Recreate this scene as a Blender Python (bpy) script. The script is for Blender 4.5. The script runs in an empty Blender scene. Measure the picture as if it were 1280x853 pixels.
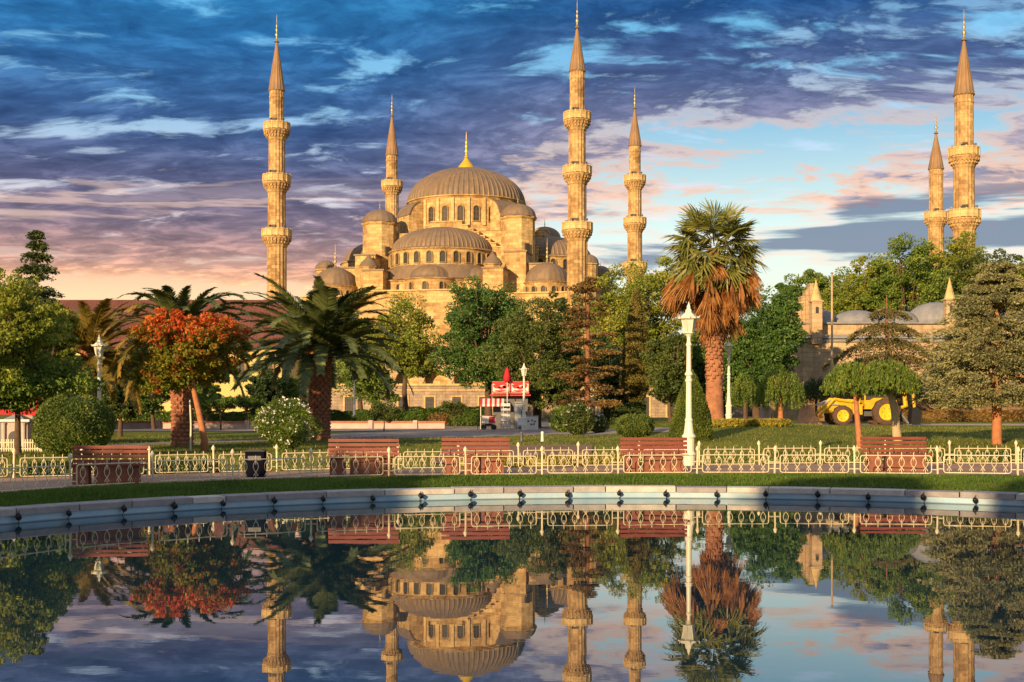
import bpy, math, random
import numpy as np
from mathutils import Vector, Matrix
R = math.radians
PI = math.pi
scn = bpy.context.scene
COL = scn.collection

# ---------------------------------------------------------------- camera
F, CX, HY, CAMZ = 1600.0, 640.0, 514.0, 1.9     # measured: focal length and horizon row in photo pixels
cam = bpy.data.cameras.new("camera"); camo = bpy.data.objects.new("camera", cam); COL.objects.link(camo)
cam.sensor_width = 36; cam.lens = F / 1280 * 36
cam.shift_y = (HY - 426.5) / 1280
cam.clip_start = 0.1; cam.clip_end = 8000
camo.location = (0, 0, CAMZ); camo.rotation_euler = (R(90), 0, 0)
scn.camera = camo

# ---------------------------------------------------------------- light
SUN_EL, SUN_AZ = 13.0, 28.0       # sun low, behind the viewer to the left
S = Vector((-math.sin(R(SUN_AZ)) * math.cos(R(SUN_EL)), -math.cos(R(SUN_AZ)) * math.cos(R(SUN_EL)), math.sin(R(SUN_EL))))
sl = bpy.data.lights.new("sun", 'SUN'); so = bpy.data.objects.new("sun", sl); COL.objects.link(so)
sl.energy = 4.3; sl.angle = R(0.6); sl.color = (1.0, 0.69, 0.35)
so.rotation_euler = S.to_track_quat('Z', 'Y').to_euler()
so.location = (-60, -60, 40)
scn.view_settings.view_transform = 'Standard'; scn.view_settings.look = 'None'
scn.view_settings.gamma = 1; scn.view_settings.use_curve_mapping = False
scn.view_settings.exposure = 0.72
scn.cycles.max_bounces = 6; scn.cycles.transparent_max_bounces = 12
scn.cycles.diffuse_bounces = 3; scn.cycles.glossy_bounces = 3; scn.cycles.transmission_bounces = 4
scn.cycles.caustics_reflective = False; scn.cycles.caustics_refractive = False
scn.cycles.use_denoising = True

# ---------------------------------------------------------------- node helper
class NT:
    def __init__(s, tree):
        s.t = tree; s.n = tree.nodes; s.l = tree.links
    def add(s, typ, props=None, **ins):
        n = s.n.new(typ)
        for k, v in (props or {}).items(): setattr(n, k, v)
        for k, v in ins.items():
            key = int(k[1:]) if k[0] == '_' and k[1:].isdigit() else k.replace('_', ' ')
            i = n.inputs[key]
            if isinstance(v, bpy.types.NodeSocket): s.l.new(v, i)
            else: i.default_value = v
        return n
    def m(s, op, a, b=0.0, c=None, clamp=False):
        n = s.n.new('ShaderNodeMath'); n.operation = op; n.use_clamp = clamp
        for i, v in enumerate((a, b, c)):
            if v is None: continue
            if isinstance(v, bpy.types.NodeSocket): s.l.new(v, n.inputs[i])
            else: n.inputs[i].default_value = v
        return n.outputs[0]
    def ss(s, x, a, b, lo=0.0, hi=1.0):
        n = s.n.new('ShaderNodeMapRange'); n.interpolation_type = 'SMOOTHSTEP'
        s.l.new(x, n.inputs[0])
        for i, v in zip((1, 2, 3, 4), (a, b, lo, hi)):
            n.inputs[i].default_value = v
        return n.outputs[0]
    def mix(s, f, a, b, mode='MIX'):
        n = s.n.new('ShaderNodeMixRGB'); n.blend_type = mode
        for i, v in enumerate((f, a, b)):
            if isinstance(v, bpy.types.NodeSocket): s.l.new(v, n.inputs[i])
            elif i == 0: n.inputs[0].default_value = v
            else: n.inputs[i].default_value = (*v[:3], 1)
        return n.outputs[0]
    def ramp(s, x, stops, interp='LINEAR'):
        n = s.n.new('ShaderNodeValToRGB'); s.l.new(x, n.inputs[0]); e = n.color_ramp.elements
        n.color_ramp.interpolation = interp
        while len(e) < len(stops): e.new(0.5)
        for k, (p, c) in zip(e, stops):
            k.position = p
            k.color = (*c, 1) if isinstance(c, (tuple, list)) else (c, c, c, 1)
        return n.outputs[0]
    def noise(s, vec, scale, detail=4, rough=0.55, dist=0.0, out=0):
        n = s.add('ShaderNodeTexNoise', None, Scale=scale, Detail=detail, Roughness=rough, Distortion=dist)
        if vec is not None: s.l.new(vec, n.inputs['Vector'])
        return n.outputs[out]

# ---------------------------------------------------------------- sky: NISHITA air with sunrise clouds over it
world = bpy.data.worlds.new("World"); scn.world = world; world.use_nodes = True
W = NT(world.node_tree); W.n.clear()
STR = 0.1
sky = W.add('ShaderNodeTexSky', {'sky_type': 'NISHITA', 'sun_disc': False, 'sun_elevation': R(SUN_EL), 'sun_rotation': R(180 + SUN_AZ)})
tc = W.add('ShaderNodeTexCoord').outputs['Generated']
sep = W.add('ShaderNodeSeparateXYZ', None, Vector=tc)
x, y, z = sep.outputs
zc = W.m('MAXIMUM', z, 0.0)
lf = W.ss(x, -0.16, 0.10)                      # 0 = towards the orange end, 1 = towards the clear cyan end
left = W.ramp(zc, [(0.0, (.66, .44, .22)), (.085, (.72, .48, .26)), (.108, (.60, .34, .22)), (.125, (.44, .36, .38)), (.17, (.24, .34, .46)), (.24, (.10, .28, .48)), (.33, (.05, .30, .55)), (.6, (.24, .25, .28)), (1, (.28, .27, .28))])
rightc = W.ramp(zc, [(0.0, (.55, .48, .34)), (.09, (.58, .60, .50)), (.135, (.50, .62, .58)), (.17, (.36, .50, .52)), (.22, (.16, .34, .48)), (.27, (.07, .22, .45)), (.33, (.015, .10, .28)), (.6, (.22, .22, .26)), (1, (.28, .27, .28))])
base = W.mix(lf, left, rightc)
nish = W.mix(1.0, sky.outputs[0], (STR, STR, STR), 'MULTIPLY')
base = W.mix(0.12, base, nish)
# cloud coordinates: a flat cloud deck seen in perspective, flattened toward the horizon
den = W.m('ADD', zc, 0.19)
cu = W.m('DIVIDE', x, den); cv = W.m('DIVIDE', y, den)
SKYOFF = (27.0, -12.0, 37.0)
cvec = W.add('ShaderNodeCombineXYZ', None, X=W.m('ADD', cu, SKYOFF[0]), Y=W.m('ADD', W.m('MULTIPLY', cv, 1.5), SKYOFF[1]), Z=SKYOFF[2]).outputs[0]
wob = W.noise(cvec, 1.1, 4, .55, out=1)
cvec2 = W.add('ShaderNodeVectorMath', {'operation': 'MULTIPLY_ADD'}, _0=wob, _1=(0.6, 0.35, 0), _2=cvec).outputs[0]
n1 = W.noise(cvec2, 1.9, 12, .60)
n2 = W.noise(cvec2, 7.0, 12, .62)
n3 = W.noise(cvec2, 0.9, 2, .5)
n4 = W.noise(cvec2, 20.0, 8, .6)
# cover: heavy on the left and high up, broken on the right low down
cov = W.m('ADD', W.ss(x, -0.12, 0.10, 0.16, -0.045), W.ss(zc, 0.18, 0.28, 0.0, 0.16))
lowl = W.ss(zc, 0.082, 0.108, -0.30, 0.0)
lowr = W.ss(zc, 0.05, 0.09, -0.2, 0.0)
cov = W.m('ADD', cov, W.m('ADD', W.m('MULTIPLY', lowl, W.m('SUBTRACT', 1.0, lf)), W.m('MULTIPLY', lowr, lf)))
cov = W.m('ADD', cov, W.m('MULTIPLY', W.m('SUBTRACT', n3, 0.5), 0.45))
d = W.m('ADD', W.m('ADD', W.m('MULTIPLY', n1, 0.50), W.m('MULTIPLY', n2, 0.40)), W.m('ADD', cov, W.m('MULTIPLY', n4, .10)))
mask = W.ss(d, 0.49, 0.585)
edge = W.m('MULTIPLY', W.ss(d, 0.475, 0.535), W.ss(d, 0.535, 0.60, 1.0, 0.0))
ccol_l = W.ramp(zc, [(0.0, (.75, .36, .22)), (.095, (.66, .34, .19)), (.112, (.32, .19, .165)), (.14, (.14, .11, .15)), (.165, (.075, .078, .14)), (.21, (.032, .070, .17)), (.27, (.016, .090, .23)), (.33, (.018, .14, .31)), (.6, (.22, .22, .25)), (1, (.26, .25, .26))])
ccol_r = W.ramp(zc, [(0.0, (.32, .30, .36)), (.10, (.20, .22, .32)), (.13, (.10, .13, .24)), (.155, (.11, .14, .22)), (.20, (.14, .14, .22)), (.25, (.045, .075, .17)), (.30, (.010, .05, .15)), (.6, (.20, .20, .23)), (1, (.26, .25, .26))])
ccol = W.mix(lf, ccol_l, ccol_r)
tex = W.ramp(W.m('ADD', W.m('MULTIPLY', n2, .65), W.m('MULTIPLY', n4, .35)), [(.36, (.58, .60, .66)), (.5, (1.0, 1.0, 1.0)), (.62, (1.9, 1.7, 1.5))])
ccol = W.mix(1.0, ccol, tex, 'MULTIPLY')
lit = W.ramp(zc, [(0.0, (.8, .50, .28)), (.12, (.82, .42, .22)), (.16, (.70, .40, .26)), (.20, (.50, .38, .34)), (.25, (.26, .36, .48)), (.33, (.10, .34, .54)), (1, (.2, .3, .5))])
colr = W.mix(mask, base, ccol)
colr = W.mix(W.m('MULTIPLY', edge, W.m('MULTIPLY', W.ss(n3, .35, .60, .25, .9), W.ss(x, -.25, .12, .2, .85))), colr, lit)
# small bright breaks in the deck
wv = W.add('ShaderNodeVectorMath', {'operation': 'MULTIPLY'}, _0=cvec2, _1=(1.0, 1.3, 1)).outputs[0]
wn = W.noise(wv, 4.4, 12, .60, .2)
wm = W.m('MULTIPLY', W.ss(wn, .545, .68), W.ss(zc, .10, .15))
colr = W.mix(W.m('MULTIPLY', wm, .75), colr, W.ramp(zc, [(0, (.9, .7, .55)), (.14, (.66, .56, .56)), (.18, (.44, .50, .60)), (.23, (.22, .44, .62)), (.31, (.10, .38, .62)), (1, (.2, .4, .6))]))
# thin level stratus low over the horizon
sv5 = W.add('ShaderNodeCombineXYZ', None, X=W.m('MULTIPLY', x, 3.2), Y=W.m('MULTIPLY', y, 3.2), Z=W.m('MULTIPLY', zc, 34)).outputs[0]
n5 = W.noise(sv5, 1.0, 7, .52, .3)
band = W.m('MULTIPLY', W.ss(zc, .085, .12), W.ss(zc, .155, .185, 1.0, 0.0))
d5 = W.m('ADD', n5, W.m('ADD', W.ss(x, .14, .30, -.02, .10), W.m('MULTIPLY', W.m('SUBTRACT', band, 1.0), .12)))
sm = W.m('MULTIPLY', W.ss(d5, .55, .61), band)
se = W.m('MULTIPLY', W.m('MULTIPLY', W.ss(d5, .50, .545), W.ss(d5, .55, .585, 1.0, 0.0)), band)
scol = W.mix(lf, (.22, .18, .22), (.085, .11, .19))
colr = W.mix(W.m('MULTIPLY', sm, .82), colr, scol)
colr = W.mix(W.m('MULTIPLY', se, .45), colr, (.66, .46, .38))
below = W.ss(z, -0.02, 0.0)
colr = W.mix(below, (.10, .09, .07), colr)
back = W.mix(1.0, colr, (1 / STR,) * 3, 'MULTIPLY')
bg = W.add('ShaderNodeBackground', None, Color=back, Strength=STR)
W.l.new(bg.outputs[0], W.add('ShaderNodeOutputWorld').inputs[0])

# ---------------------------------------------------------------- materials
def material(name):
    m = bpy.data.materials.new(name); m.use_nodes = True
    t = NT(m.node_tree); t.n.clear()
    return m, t
def finish(t, bsdf):
    t.l.new(bsdf, t.add('ShaderNodeOutputMaterial').inputs[0])
def plain(name, col, rough=.6, metal=0.0, var=.15, scale=6.0, bump=.0, spec=.4):
    m, t = material(name)
    co = t.add('ShaderNodeTexCoord').outputs['Object']
    n = t.noise(co, scale, 5, .6)
    k = t.ramp(n, [(.25, (1 - var,) * 3), (.75, (1 + var,) * 3)])
    c = t.mix(1.0, col, k, 'MULTIPLY')
    b = t.add('ShaderNodeBsdfPrincipled', None, Base_Color=c, Roughness=rough, Metallic=metal, Specular_IOR_Level=spec)
    if bump:
        bp = t.add('ShaderNodeBump', None, Strength=bump, Distance=.02, Height=t.noise(co, scale * 5, 5, .6)); t.l.new(bp.outputs[0], b.inputs['Normal'])
    finish(t, b.outputs[0]); return m
def stone(name, c1, c2, bw=.9, bh=.42, stain=(.55, .45, .35), mortar=.5, st=.5, sc=.25, bumpd=.03):
    m, t = material(name)
    uv = t.add('ShaderNodeTexCoord'); u = uv.outputs['UV']; ob = uv.outputs['Object']
    br = t.add('ShaderNodeTexBrick', {'offset': .5}, Vector=u, Color1=(*c1, 1), Color2=(*c2, 1), Mortar=(c1[0] * mortar, c1[1] * mortar, c1[2] * mortar, 1), Scale=1.0, Mortar_Size=.012, Mortar_Smooth=.3, Brick_Width=bw, Row_Height=bh)
    n = t.noise(ob, sc, 8, .68, .6)
    c = t.mix(t.m('MULTIPLY', t.ss(n, .42, .68), st), br.outputs[0], stain, 'MULTIPLY')
    n2 = t.noise(ob, 1.7, 6, .65)
    c = t.mix(1.0, c, t.ramp(n2, [(.3, (.78, .76, .74)), (.7, (1.18, 1.16, 1.12))]), 'MULTIPLY')
    # rain streaks running down the masonry
    sv = t.add('ShaderNodeVectorMath', {'operation': 'MULTIPLY'}, _0=ob, _1=(1.4, 1.4, .09)).outputs[0]
    n3 = t.noise(sv, 1.0, 5, .6)
    c = t.mix(t.m('MULTIPLY', t.ss(n3, .52, .72), .45), c, (.5, .42, .36), 'MULTIPLY')
    b = t.add('ShaderNodeBsdfPrincipled', None, Base_Color=c, Roughness=.85, Specular_IOR_Level=.2)
    h = t.m('ADD', t.m('MULTIPLY', br.outputs[1], -.6), t.noise(ob, 3.0, 6, .7))
    bp = t.add('ShaderNodeBump', None, Strength=.6, Distance=bumpd, Height=h); t.l.new(bp.outputs[0], b.inputs['Normal'])
    finish(t, b.outputs[0]); return m
def leafmat(name, cols, trans=.35, sc=.5, rough=.55, dry=None):
    """cols: dark, mid, light leaf colours; each leaf picks its own, whole sprays drift between them"""
    m, t = material(name)
    g = t.add('ShaderNodeNewGeometry'); ri = g.outputs['Random Per Island']
    ob = t.add('ShaderNodeTexCoord').outputs['Object']
    n = t.noise(ob, sc, 3, .6)
    f = t.m('ADD', t.m('MULTIPLY', ri, .55), t.m('MULTIPLY', t.ss(n, .3, .7), .45))
    c = t.ramp(f, [(.12, cols[0]), (.5, cols[1]), (.9, cols[2])])
    if dry:
        n2 = t.noise(ob, sc * 1.7, 3, .6)
        c = t.mix(t.m('MULTIPLY', t.ss(n2, .5, .62), t.ss(ri, .1, .4)), c, dry)
    b = t.add('ShaderNodeBsdfPrincipled', None, Base_Color=c, Roughness=rough, Specular_IOR_Level=.35)
    tr = t.add('ShaderNodeBsdfTranslucent', None, Color=c)
    mx = t.add('ShaderNodeMixShader', None, _0=trans); t.l.new(b.outputs[0], mx.inputs[1]); t.l.new(tr.outputs[0], mx.inputs[2])
    finish(t, mx.outputs[0]); return m

M = {}
M['stone'] = stone('mosque_stone', (.74, .52, .25), (.45, .30, .14), 1.1, .5, (.42, .33, .25), st=.7)
M['stone2'] = stone('minaret_stone', (.68, .46, .22), (.40, .26, .13), .9, .55, (.42, .33, .25), st=.75)
M['trim'] = stone('stone_trim', (.72, .52, .26), (.62, .43, .20), 1.6, .6, st=.3)
M['wallstone'] = stone('garden_wall_stone', (.42, .33, .24), (.34, .26, .20), .7, .35, st=.35, sc=.5)
M['ashlar'] = stone('pale_ashlar', (.58, .43, .27), (.47, .35, .23), .85, .4, st=.5, sc=.3)
M['rubble'] = stone('rubble_stone', (.30, .20, .12), (.18, .12, .08), .6, .35, st=.8, sc=1.0, bumpd=.15)
M['yellowwall'] = plain('yellow_plaster', (.66, .50, .20), .9, var=.12, scale=.4)
M['glass'] = plain('dark_window_glass', (.05, .045, .04), .55, var=.3, scale=2, spec=.3)
M['lattice'] = plain('window_lattice_stone', (.16, .12, .08), .8, var=.35, scale=4)
M['gold'] = plain('gilded_metal', (.95, .60, .06), .42, .55, .1)
M['bronze'] = plain('dull_bronze', (.42, .33, .16), .45, .7, .2)
def leadmat(name, c, c2):
    m, t = material(name)
    ob = t.add('ShaderNodeTexCoord').outputs['Object']
    sv = t.add('ShaderNodeVectorMath', {'operation': 'MULTIPLY'}, _0=ob, _1=(1, 1, .35)).outputs[0]
    n = t.noise(sv, 1.1, 7, .65)
    k = t.ramp(n, [(.3, c), (.7, c2)])
    n9 = t.noise(ob, .35, 6, .7); k = t.mix(t.m('MULTIPLY', t.ss(n9, .5, .68), .55), k, (.15, .14, .135))
    ri = t.add('ShaderNodeNewGeometry').outputs['Position']
    b = t.add('ShaderNodeBsdfPrincipled', None, Base_Color=k, Roughness=.6, Metallic=.1, Specular_IOR_Level=.35)
    bp = t.add('ShaderNodeBump', None, Strength=.4, Distance=.04, Height=t.noise(ob, 2.5, 5, .6)); t.l.new(bp.outputs[0], b.inputs['Normal'])
    finish(t, b.outputs[0]); return m
M['lead'] = leadmat('lead_roofing', (.175, .12, .078), (.29, .20, .125))
M['spire'] = leadmat('weathered_copper_brown', (.22, .13, .065), (.38, .23, .12))
M['leadblue'] = leadmat('blue_grey_lead', (.20, .21, .24), (.34, .33, .33))
M['white'] = plain('cream_enamel', (.80, .76, .60), .4, var=.08, scale=8)
M['fence'] = plain('cream_fence_paint', (.70, .61, .41), .55, var=.25, scale=9)
M['lampglass'] = plain('lantern_glass', (.62, .62, .55), .15, var=.1)
M['red'] = plain('red_paint', (.55, .03, .03), .5, var=.15)
M['redcloth'] = plain('red_canvas', (.50, .02, .03), .8, var=.2, scale=3)
M['black'] = plain('black_metal', (.012, .012, .015), .45, var=.3)
M['binblue'] = plain('dark_navy_plastic', (.006, .006, .014), .9, var=.2, spec=.05)
M['grey'] = plain('grey_metal', (.36, .37, .38), .45, .3, .15)
M['darkgrey'] = plain('dark_grey_metal', (.12, .12, .13), .5, .2, .2)
M['whiteplain'] = plain('white_laminate', (.72, .70, .66), .5, var=.1)
M['terracotta'] = plain('terracotta_coping', (.42, .16, .09), .8, var=.25, scale=2, bump=.3)
M['pinkwall'] = plain('pinkish_marble', (.52, .40, .36), .6, var=.2, scale=1.5)
M['brickbase'] = plain('bench_masonry', (.24, .09, .055), .8, var=.4, scale=5, bump=.4)
M['yellow'] = plain('excavator_yellow', (.66, .40, .015), .55, var=.3, scale=2.5)
M['hub'] = plain('yellow_hub', (.70, .48, .015), .55, var=.25)
M['tyre'] = plain('dusty_rubber', (.10, .06, .04), .9, var=.3, bump=.6)
M['rust'] = plain('dusty_steel_bucket', (.60, .32, .17), .7, .1, .25, 3, .3)
M['palebark'] = plain('pale_bark', (.50, .36, .22), .85, var=.25, scale=4, bump=.8)
M['orangebark'] = plain('orange_bark', (.42, .17, .075), .85, var=.3, scale=5, bump=.8)
M['bark'] = plain('dark_bark', (.11, .07, .045), .9, var=.35, scale=5, bump=.9)
M['pinebark'] = plain('reddish_pine_bark', (.26, .11, .06), .9, var=.3, scale=4, bump=.9)
M['palmbark'] = plain('palm_bark', (.26, .13, .07), .9, var=.35, scale=5, bump=.8)
M['palmbark2'] = plain('fan_palm_bark', (.34, .15, .08), .9, var=.5, scale=2.2, bump=.9)
M['stub'] = plain('cut_frond_stub', (.36, .15, .09), .85, var=.4, scale=3)
def woodmat():
    m, t = material('red_brown_slats')
    ob = t.add('ShaderNodeTexCoord').outputs['Object']
    sv = t.add('ShaderNodeVectorMath', {'operation': 'MULTIPLY'}, _0=ob, _1=(1.5, 12, 12)).outputs[0]
    n = t.noise(sv, 2.0, 6, .65)
    ri = t.add('ShaderNodeNewGeometry').outputs['Random Per Island']
    c = t.ramp(t.m('ADD', t.m('MULTIPLY', n, .7), t.m('MULTIPLY', ri, .3)), [(.25, (.10, .02, .014)), (.5, (.20, .042, .026)), (.8, (.30, .09, .05))])
    b = t.add('ShaderNodeBsdfPrincipled', None, Base_Color=c, Roughness=.45, Specular_IOR_Level=.4)
    finish(t, b.outputs[0]); return m
M['slat'] = woodmat()

# ---------------------------------------------------------------- mesh builder
class MB:
    def __init__(s): s.v = []; s.f = []; s.uv = []; s.mi = []; s.m = 0; s.sm = []; s.smooth = False
    def face(s, idx, uvs=None):
        s.f.append(tuple(idx)); s.mi.append(s.m); s.sm.append(s.smooth)
        s.uv.append(uvs or [(0, 0)] * len(idx))
    def quad(s, p, uvs=None):
        b = len(s.v); s.v += [tuple(q) for q in p]; s.face(range(b, b + len(p)), uvs)
    def box(s, c, d, rz=0, mat=None, taper=1.0, skip=''):
        hx, hy, hz = d[0] / 2, d[1] / 2, d[2] / 2
        T = mat or (Matrix.Translation(c) @ Matrix.Rotation(rz, 4, 'Z'))
        P = []
        for zz, k in ((-hz, 1), (hz, taper)):
            for xx, yy in ((-hx, -hy), (hx, -hy), (hx, hy), (-hx, hy)):
                P.append(T @ Vector((xx * k, yy * k, zz)))
        b = len(s.v); s.v += [tuple(p) for p in P]
        for k in range(4):
            a0, a1 = k, (k + 1) % 4
            w = (d[0], d[1])[k % 2]
            z0 = P[0].z; u0 = (c[0] if k % 2 == 0 else c[1]) if mat is None else 0
            s.face([b + a0, b + a1, b + a1 + 4, b + a0 + 4], [(u0, z0), (u0 + w, z0), (u0 + w, z0 + d[2]), (u0, z0 + d[2])])
        s.face([b + 4, b + 5, b + 6, b + 7], [(0, 0), (d[0], 0), (d[0], d[1]), (0, d[1])])
        s.face([b + 3, b + 2, b + 1, b], [(0, 0), (d[0], 0), (d[0], d[1]), (0, d[1])])
    def lathe(s, prof, seg=16, c=(0, 0, 0), a0=0.0, a1=2 * PI, rib=None, phase=0.0, cap=False, sx=1, sy=1):
        full = abs(a1 - a0 - 2 * PI) < 1e-6
        n = seg if full else seg + 1
        b = len(s.v); rr = max(p[0] for p in prof)
        for r, z in prof:
            for i in range(n):
                a = a0 + phase + (a1 - a0) * i / seg
                k = 1.0
                if rib: k = 1 + rib[1] * (1 if i % rib[0] == 0 else 0)
                s.v.append((c[0] + sx * r * k * math.cos(a), c[1] + sy * r * k * math.sin(a), c[2] + z))
        for j in range(len(prof) - 1):
            ds = math.hypot(prof[j + 1][0] - prof[j][0], prof[j + 1][1] - prof[j][1])
            for i in range(seg):
                i2 = (i + 1) % n
                u0, u1 = rr * (a1 - a0) * i / seg, rr * (a1 - a0) * (i + 1) / seg
                z0, z1 = prof[j][1], prof[j + 1][1]
                if abs(z1 - z0) < 1e-4: z1 = z0 + ds
                s.face([b + j * n + i, b + j * n + i2, b + (j + 1) * n + i2, b + (j + 1) * n + i], [(u0, z0), (u1, z0), (u1, z1), (u0, z1)])
        if cap and full:
            s.face([b + (len(prof) - 1) * n + i for i in range(n)])
            s.face([b + i for i in reversed(range(n))])
    def tube(s, pts, rad, seg=6, cap=True):
        pts = [Vector(p) for p in pts]
        if not hasattr(rad, '__len__'): rad = [rad] * len(pts)
        b = len(s.v); up = None; L = 0
        for i, p in enumerate(pts):
            t = (pts[min(i + 1, len(pts) - 1)] - pts[max(i - 1, 0)]).normalized()
            if up is None: up = Vector((0, 0, 1)) if abs(t.z) < .9 else Vector((1, 0, 0))
            a = t.cross(up).normalized(); up2 = a.cross(t).normalized(); up = up2
            for k in range(seg):
                q = 2 * PI * k / seg
                s.v.append(tuple(p + (a * math.cos(q) + up2 * math.sin(q)) * rad[i]))
        for i in range(len(pts) - 1):
            L2 = L + (pts[i + 1] - pts[i]).length
            for k in range(seg):
                k2 = (k + 1) % seg
                s.face([b + i * seg + k, b + i * seg + k2, b + (i + 1) * seg + k2, b + (i + 1) * seg + k], [(k / seg, L), ((k + 1) / seg, L), ((k + 1) / seg, L2), (k / seg, L2)])
            L = L2
        if cap:
            s.face([b + k for k in reversed(range(seg))]); e = b + (len(pts) - 1) * seg
            s.face([e + k for k in range(seg)])
    def prism(s, poly, y0, y1, T=None):
        """poly in x,z extruded along y"""
        T = T or Matrix.Identity(4)
        n = len(poly); b = len(s.v)
        for yy in (y0, y1):
            for (px, pz) in poly: s.v.append(tuple(T @ Vector((px, yy, pz))))
        s.face([b + i for i in range(n)], [(p[0], p[1]) for p in poly])
        s.face([b + n + i for i in reversed(range(n))], [(p[0], p[1]) for p in reversed(poly)])
        for i in range(n):
            j = (i + 1) % n; w = abs(y1 - y0); l = math.hypot(poly[i][0] - poly[j][0], poly[i][1] - poly[j][1])
            s.face([b + j, b + i, b + n + i, b + n + j], [(0, 0), (l, 0), (l, w), (0, w)])
    def build(s, name, mats, parent=None, loc=(0, 0, 0), rz=0):
        me = bpy.data.meshes.new(name)
        me.from_pydata(s.v, [], s.f)
        uvl = me.uv_layers.new(name='UVMap')
        uvl.data.foreach_set('uv', np.array([c for f in s.uv for p in f for c in p], dtype=np.float32))
        for mm in (mats if isinstance(mats, (list, tuple)) else [mats]): me.materials.append(mm)
        me.polygons.foreach_set('material_index', s.mi); me.polygons.foreach_set('use_smooth', s.sm)
        me.update()
        return link(name, me, parent, loc, rz)
def link(name, me, parent=None, loc=(0, 0, 0), rz=0):
    o = bpy.data.objects.new(name, me); COL.objects.link(o)
    o.location = loc; o.rotation_euler = (0, 0, rz)
    if parent is not None: o.parent = parent
    return o
def tag(o, label=None, cat=None, group=None, kind=None):
    if label: o['label'] = label
    if cat: o['category'] = cat
    if group: o['group'] = group
    if kind: o['kind'] = kind
    return o
def thing(name, label, cat, loc=(0, 0, 0), rz=0, group=None):
    return tag(link(name, None, None, loc, rz), label, cat, group)
def copy_tree(o, parent=None):
    c = o.copy(); COL.objects.link(c)
    if parent is not None: c.parent = parent
    for ch in list(o.children): copy_tree(ch, c)
    return c

# ---------------------------------------------------------------- terrain height
def sst(x, a, b):
    t = np.clip((x - a) / (b - a), 0, 1); return t * t * (3 - 2 * t)
def gz(X, Y):
    X = np.asarray(X, float); Y = np.asarray(Y, float)
    z = .35 + .30 * sst(Y, 50, 105) + .5 * sst(X, 4, 10) * sst(Y, 38, 62)
    z = z + .42 * np.exp(-((X - 11.5) / 5.5) ** 2 - ((Y - 68) / 9.5) ** 2)
    r = np.hypot(X - 2.6, Y - 15.1); z = z - .11 * (1 - sst(r, 13.1, 14.9))
    return z
def G(X, Y): return float(gz(X, Y))
def at(px, D, py=None):
    """measured photo pixel at distance D -> world point (on the ground when py is None)"""
    X = (px - CX) / F * D
    return Vector((X, D, G(X, D) if py is None else CAMZ + (HY - py) / F * D))
def ground_at(px, py):
    lo, hi = 20.0, 400.0
    f = lambda D: HY + (CAMZ - G((px - CX) / F * D, D)) * F / D - py
    for D in np.arange(20, 400, .5):
        if f(D) <= 0: return at(px, float(D))
    return at(px, 400)
# ================================================================ SETTING
PC = Vector((2.6, 15.1)); PR = 12.8
def gridmesh(name, X, Y, Z, mat, kind='structure', uvscale=1):
    n, k = X.shape
    v = np.stack([X, Y, Z], -1).reshape(-1, 3)
    i = np.arange(n * k).reshape(n, k)
    q = np.stack([i[:-1, :-1], i[1:, :-1], i[1:, 1:], i[:-1, 1:]], -1).reshape(-1, 4)
    me = bpy.data.meshes.new(name)
    me.vertices.add(len(v)); me.vertices.foreach_set('co', v.astype(np.float32).ravel())
    me.loops.add(q.size); me.loops.foreach_set('vertex_index', q.astype(np.int32).ravel())
    me.polygons.add(len(q)); me.polygons.foreach_set('loop_start', np.arange(0, q.size, 4, dtype=np.int32))
    me.update(calc_edges=True); me.validate()
    me.polygons.foreach_set('use_smooth', [True] * len(me.polygons))
    me.materials.append(mat)
    o = link(name, me)
    if kind: o['kind'] = kind
    return o
def lawnmat():
    m, t = material('park_lawn')
    ob = t.add('ShaderNodeTexCoord').outputs['Object']
    a = t.noise(ob, .18, 6, .65, .5); b = t.noise(ob, 1.6, 6, .7); c = t.noise(ob, 14, 4, .7)
    f = t.m('ADD', t.m('MULTIPLY', a, .5), t.m('ADD', t.m('MULTIPLY', b, .3), t.m('MULTIPLY', c, .2)))
    col = t.ramp(f, [(.30, (.05, .08, .014)), (.45, (.12, .15, .022)), (.55, (.20, .21, .032)), (.68, (.28, .21, .06))])
    bs = t.add('ShaderNodeBsdfPrincipled', None, Base_Color=col, Roughness=.9, Specular_IOR_Level=.15)
    bp = t.add('ShaderNodeBump', None, Strength=.9, Distance=.06, Height=t.noise(ob, 9, 6, .75)); t.l.new(bp.outputs[0], bs.inputs['Normal'])
    finish(t, bs.outputs[0]); return m
M['lawn'] = lawnmat()
# ground sheet: rings round the pool out to the horizon
rad = [PR + .34]
while rad[-1] < 120: rad.append(rad[-1] + .35 + .012 * (rad[-1] - 13))
while rad[-1] < 6000: rad.append(rad[-1] * 1.12)
rad = np.array(rad); ang = np.linspace(0, 2 * PI, 513)
RR, AA = np.meshgrid(rad, ang, indexing='ij')
GX = PC.x + RR * np.cos(AA); GY = PC.y + RR * np.sin(AA); GZ = gz(GX, GY)
gridmesh('ground', GX, GY, GZ, M['lawn'])

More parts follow.
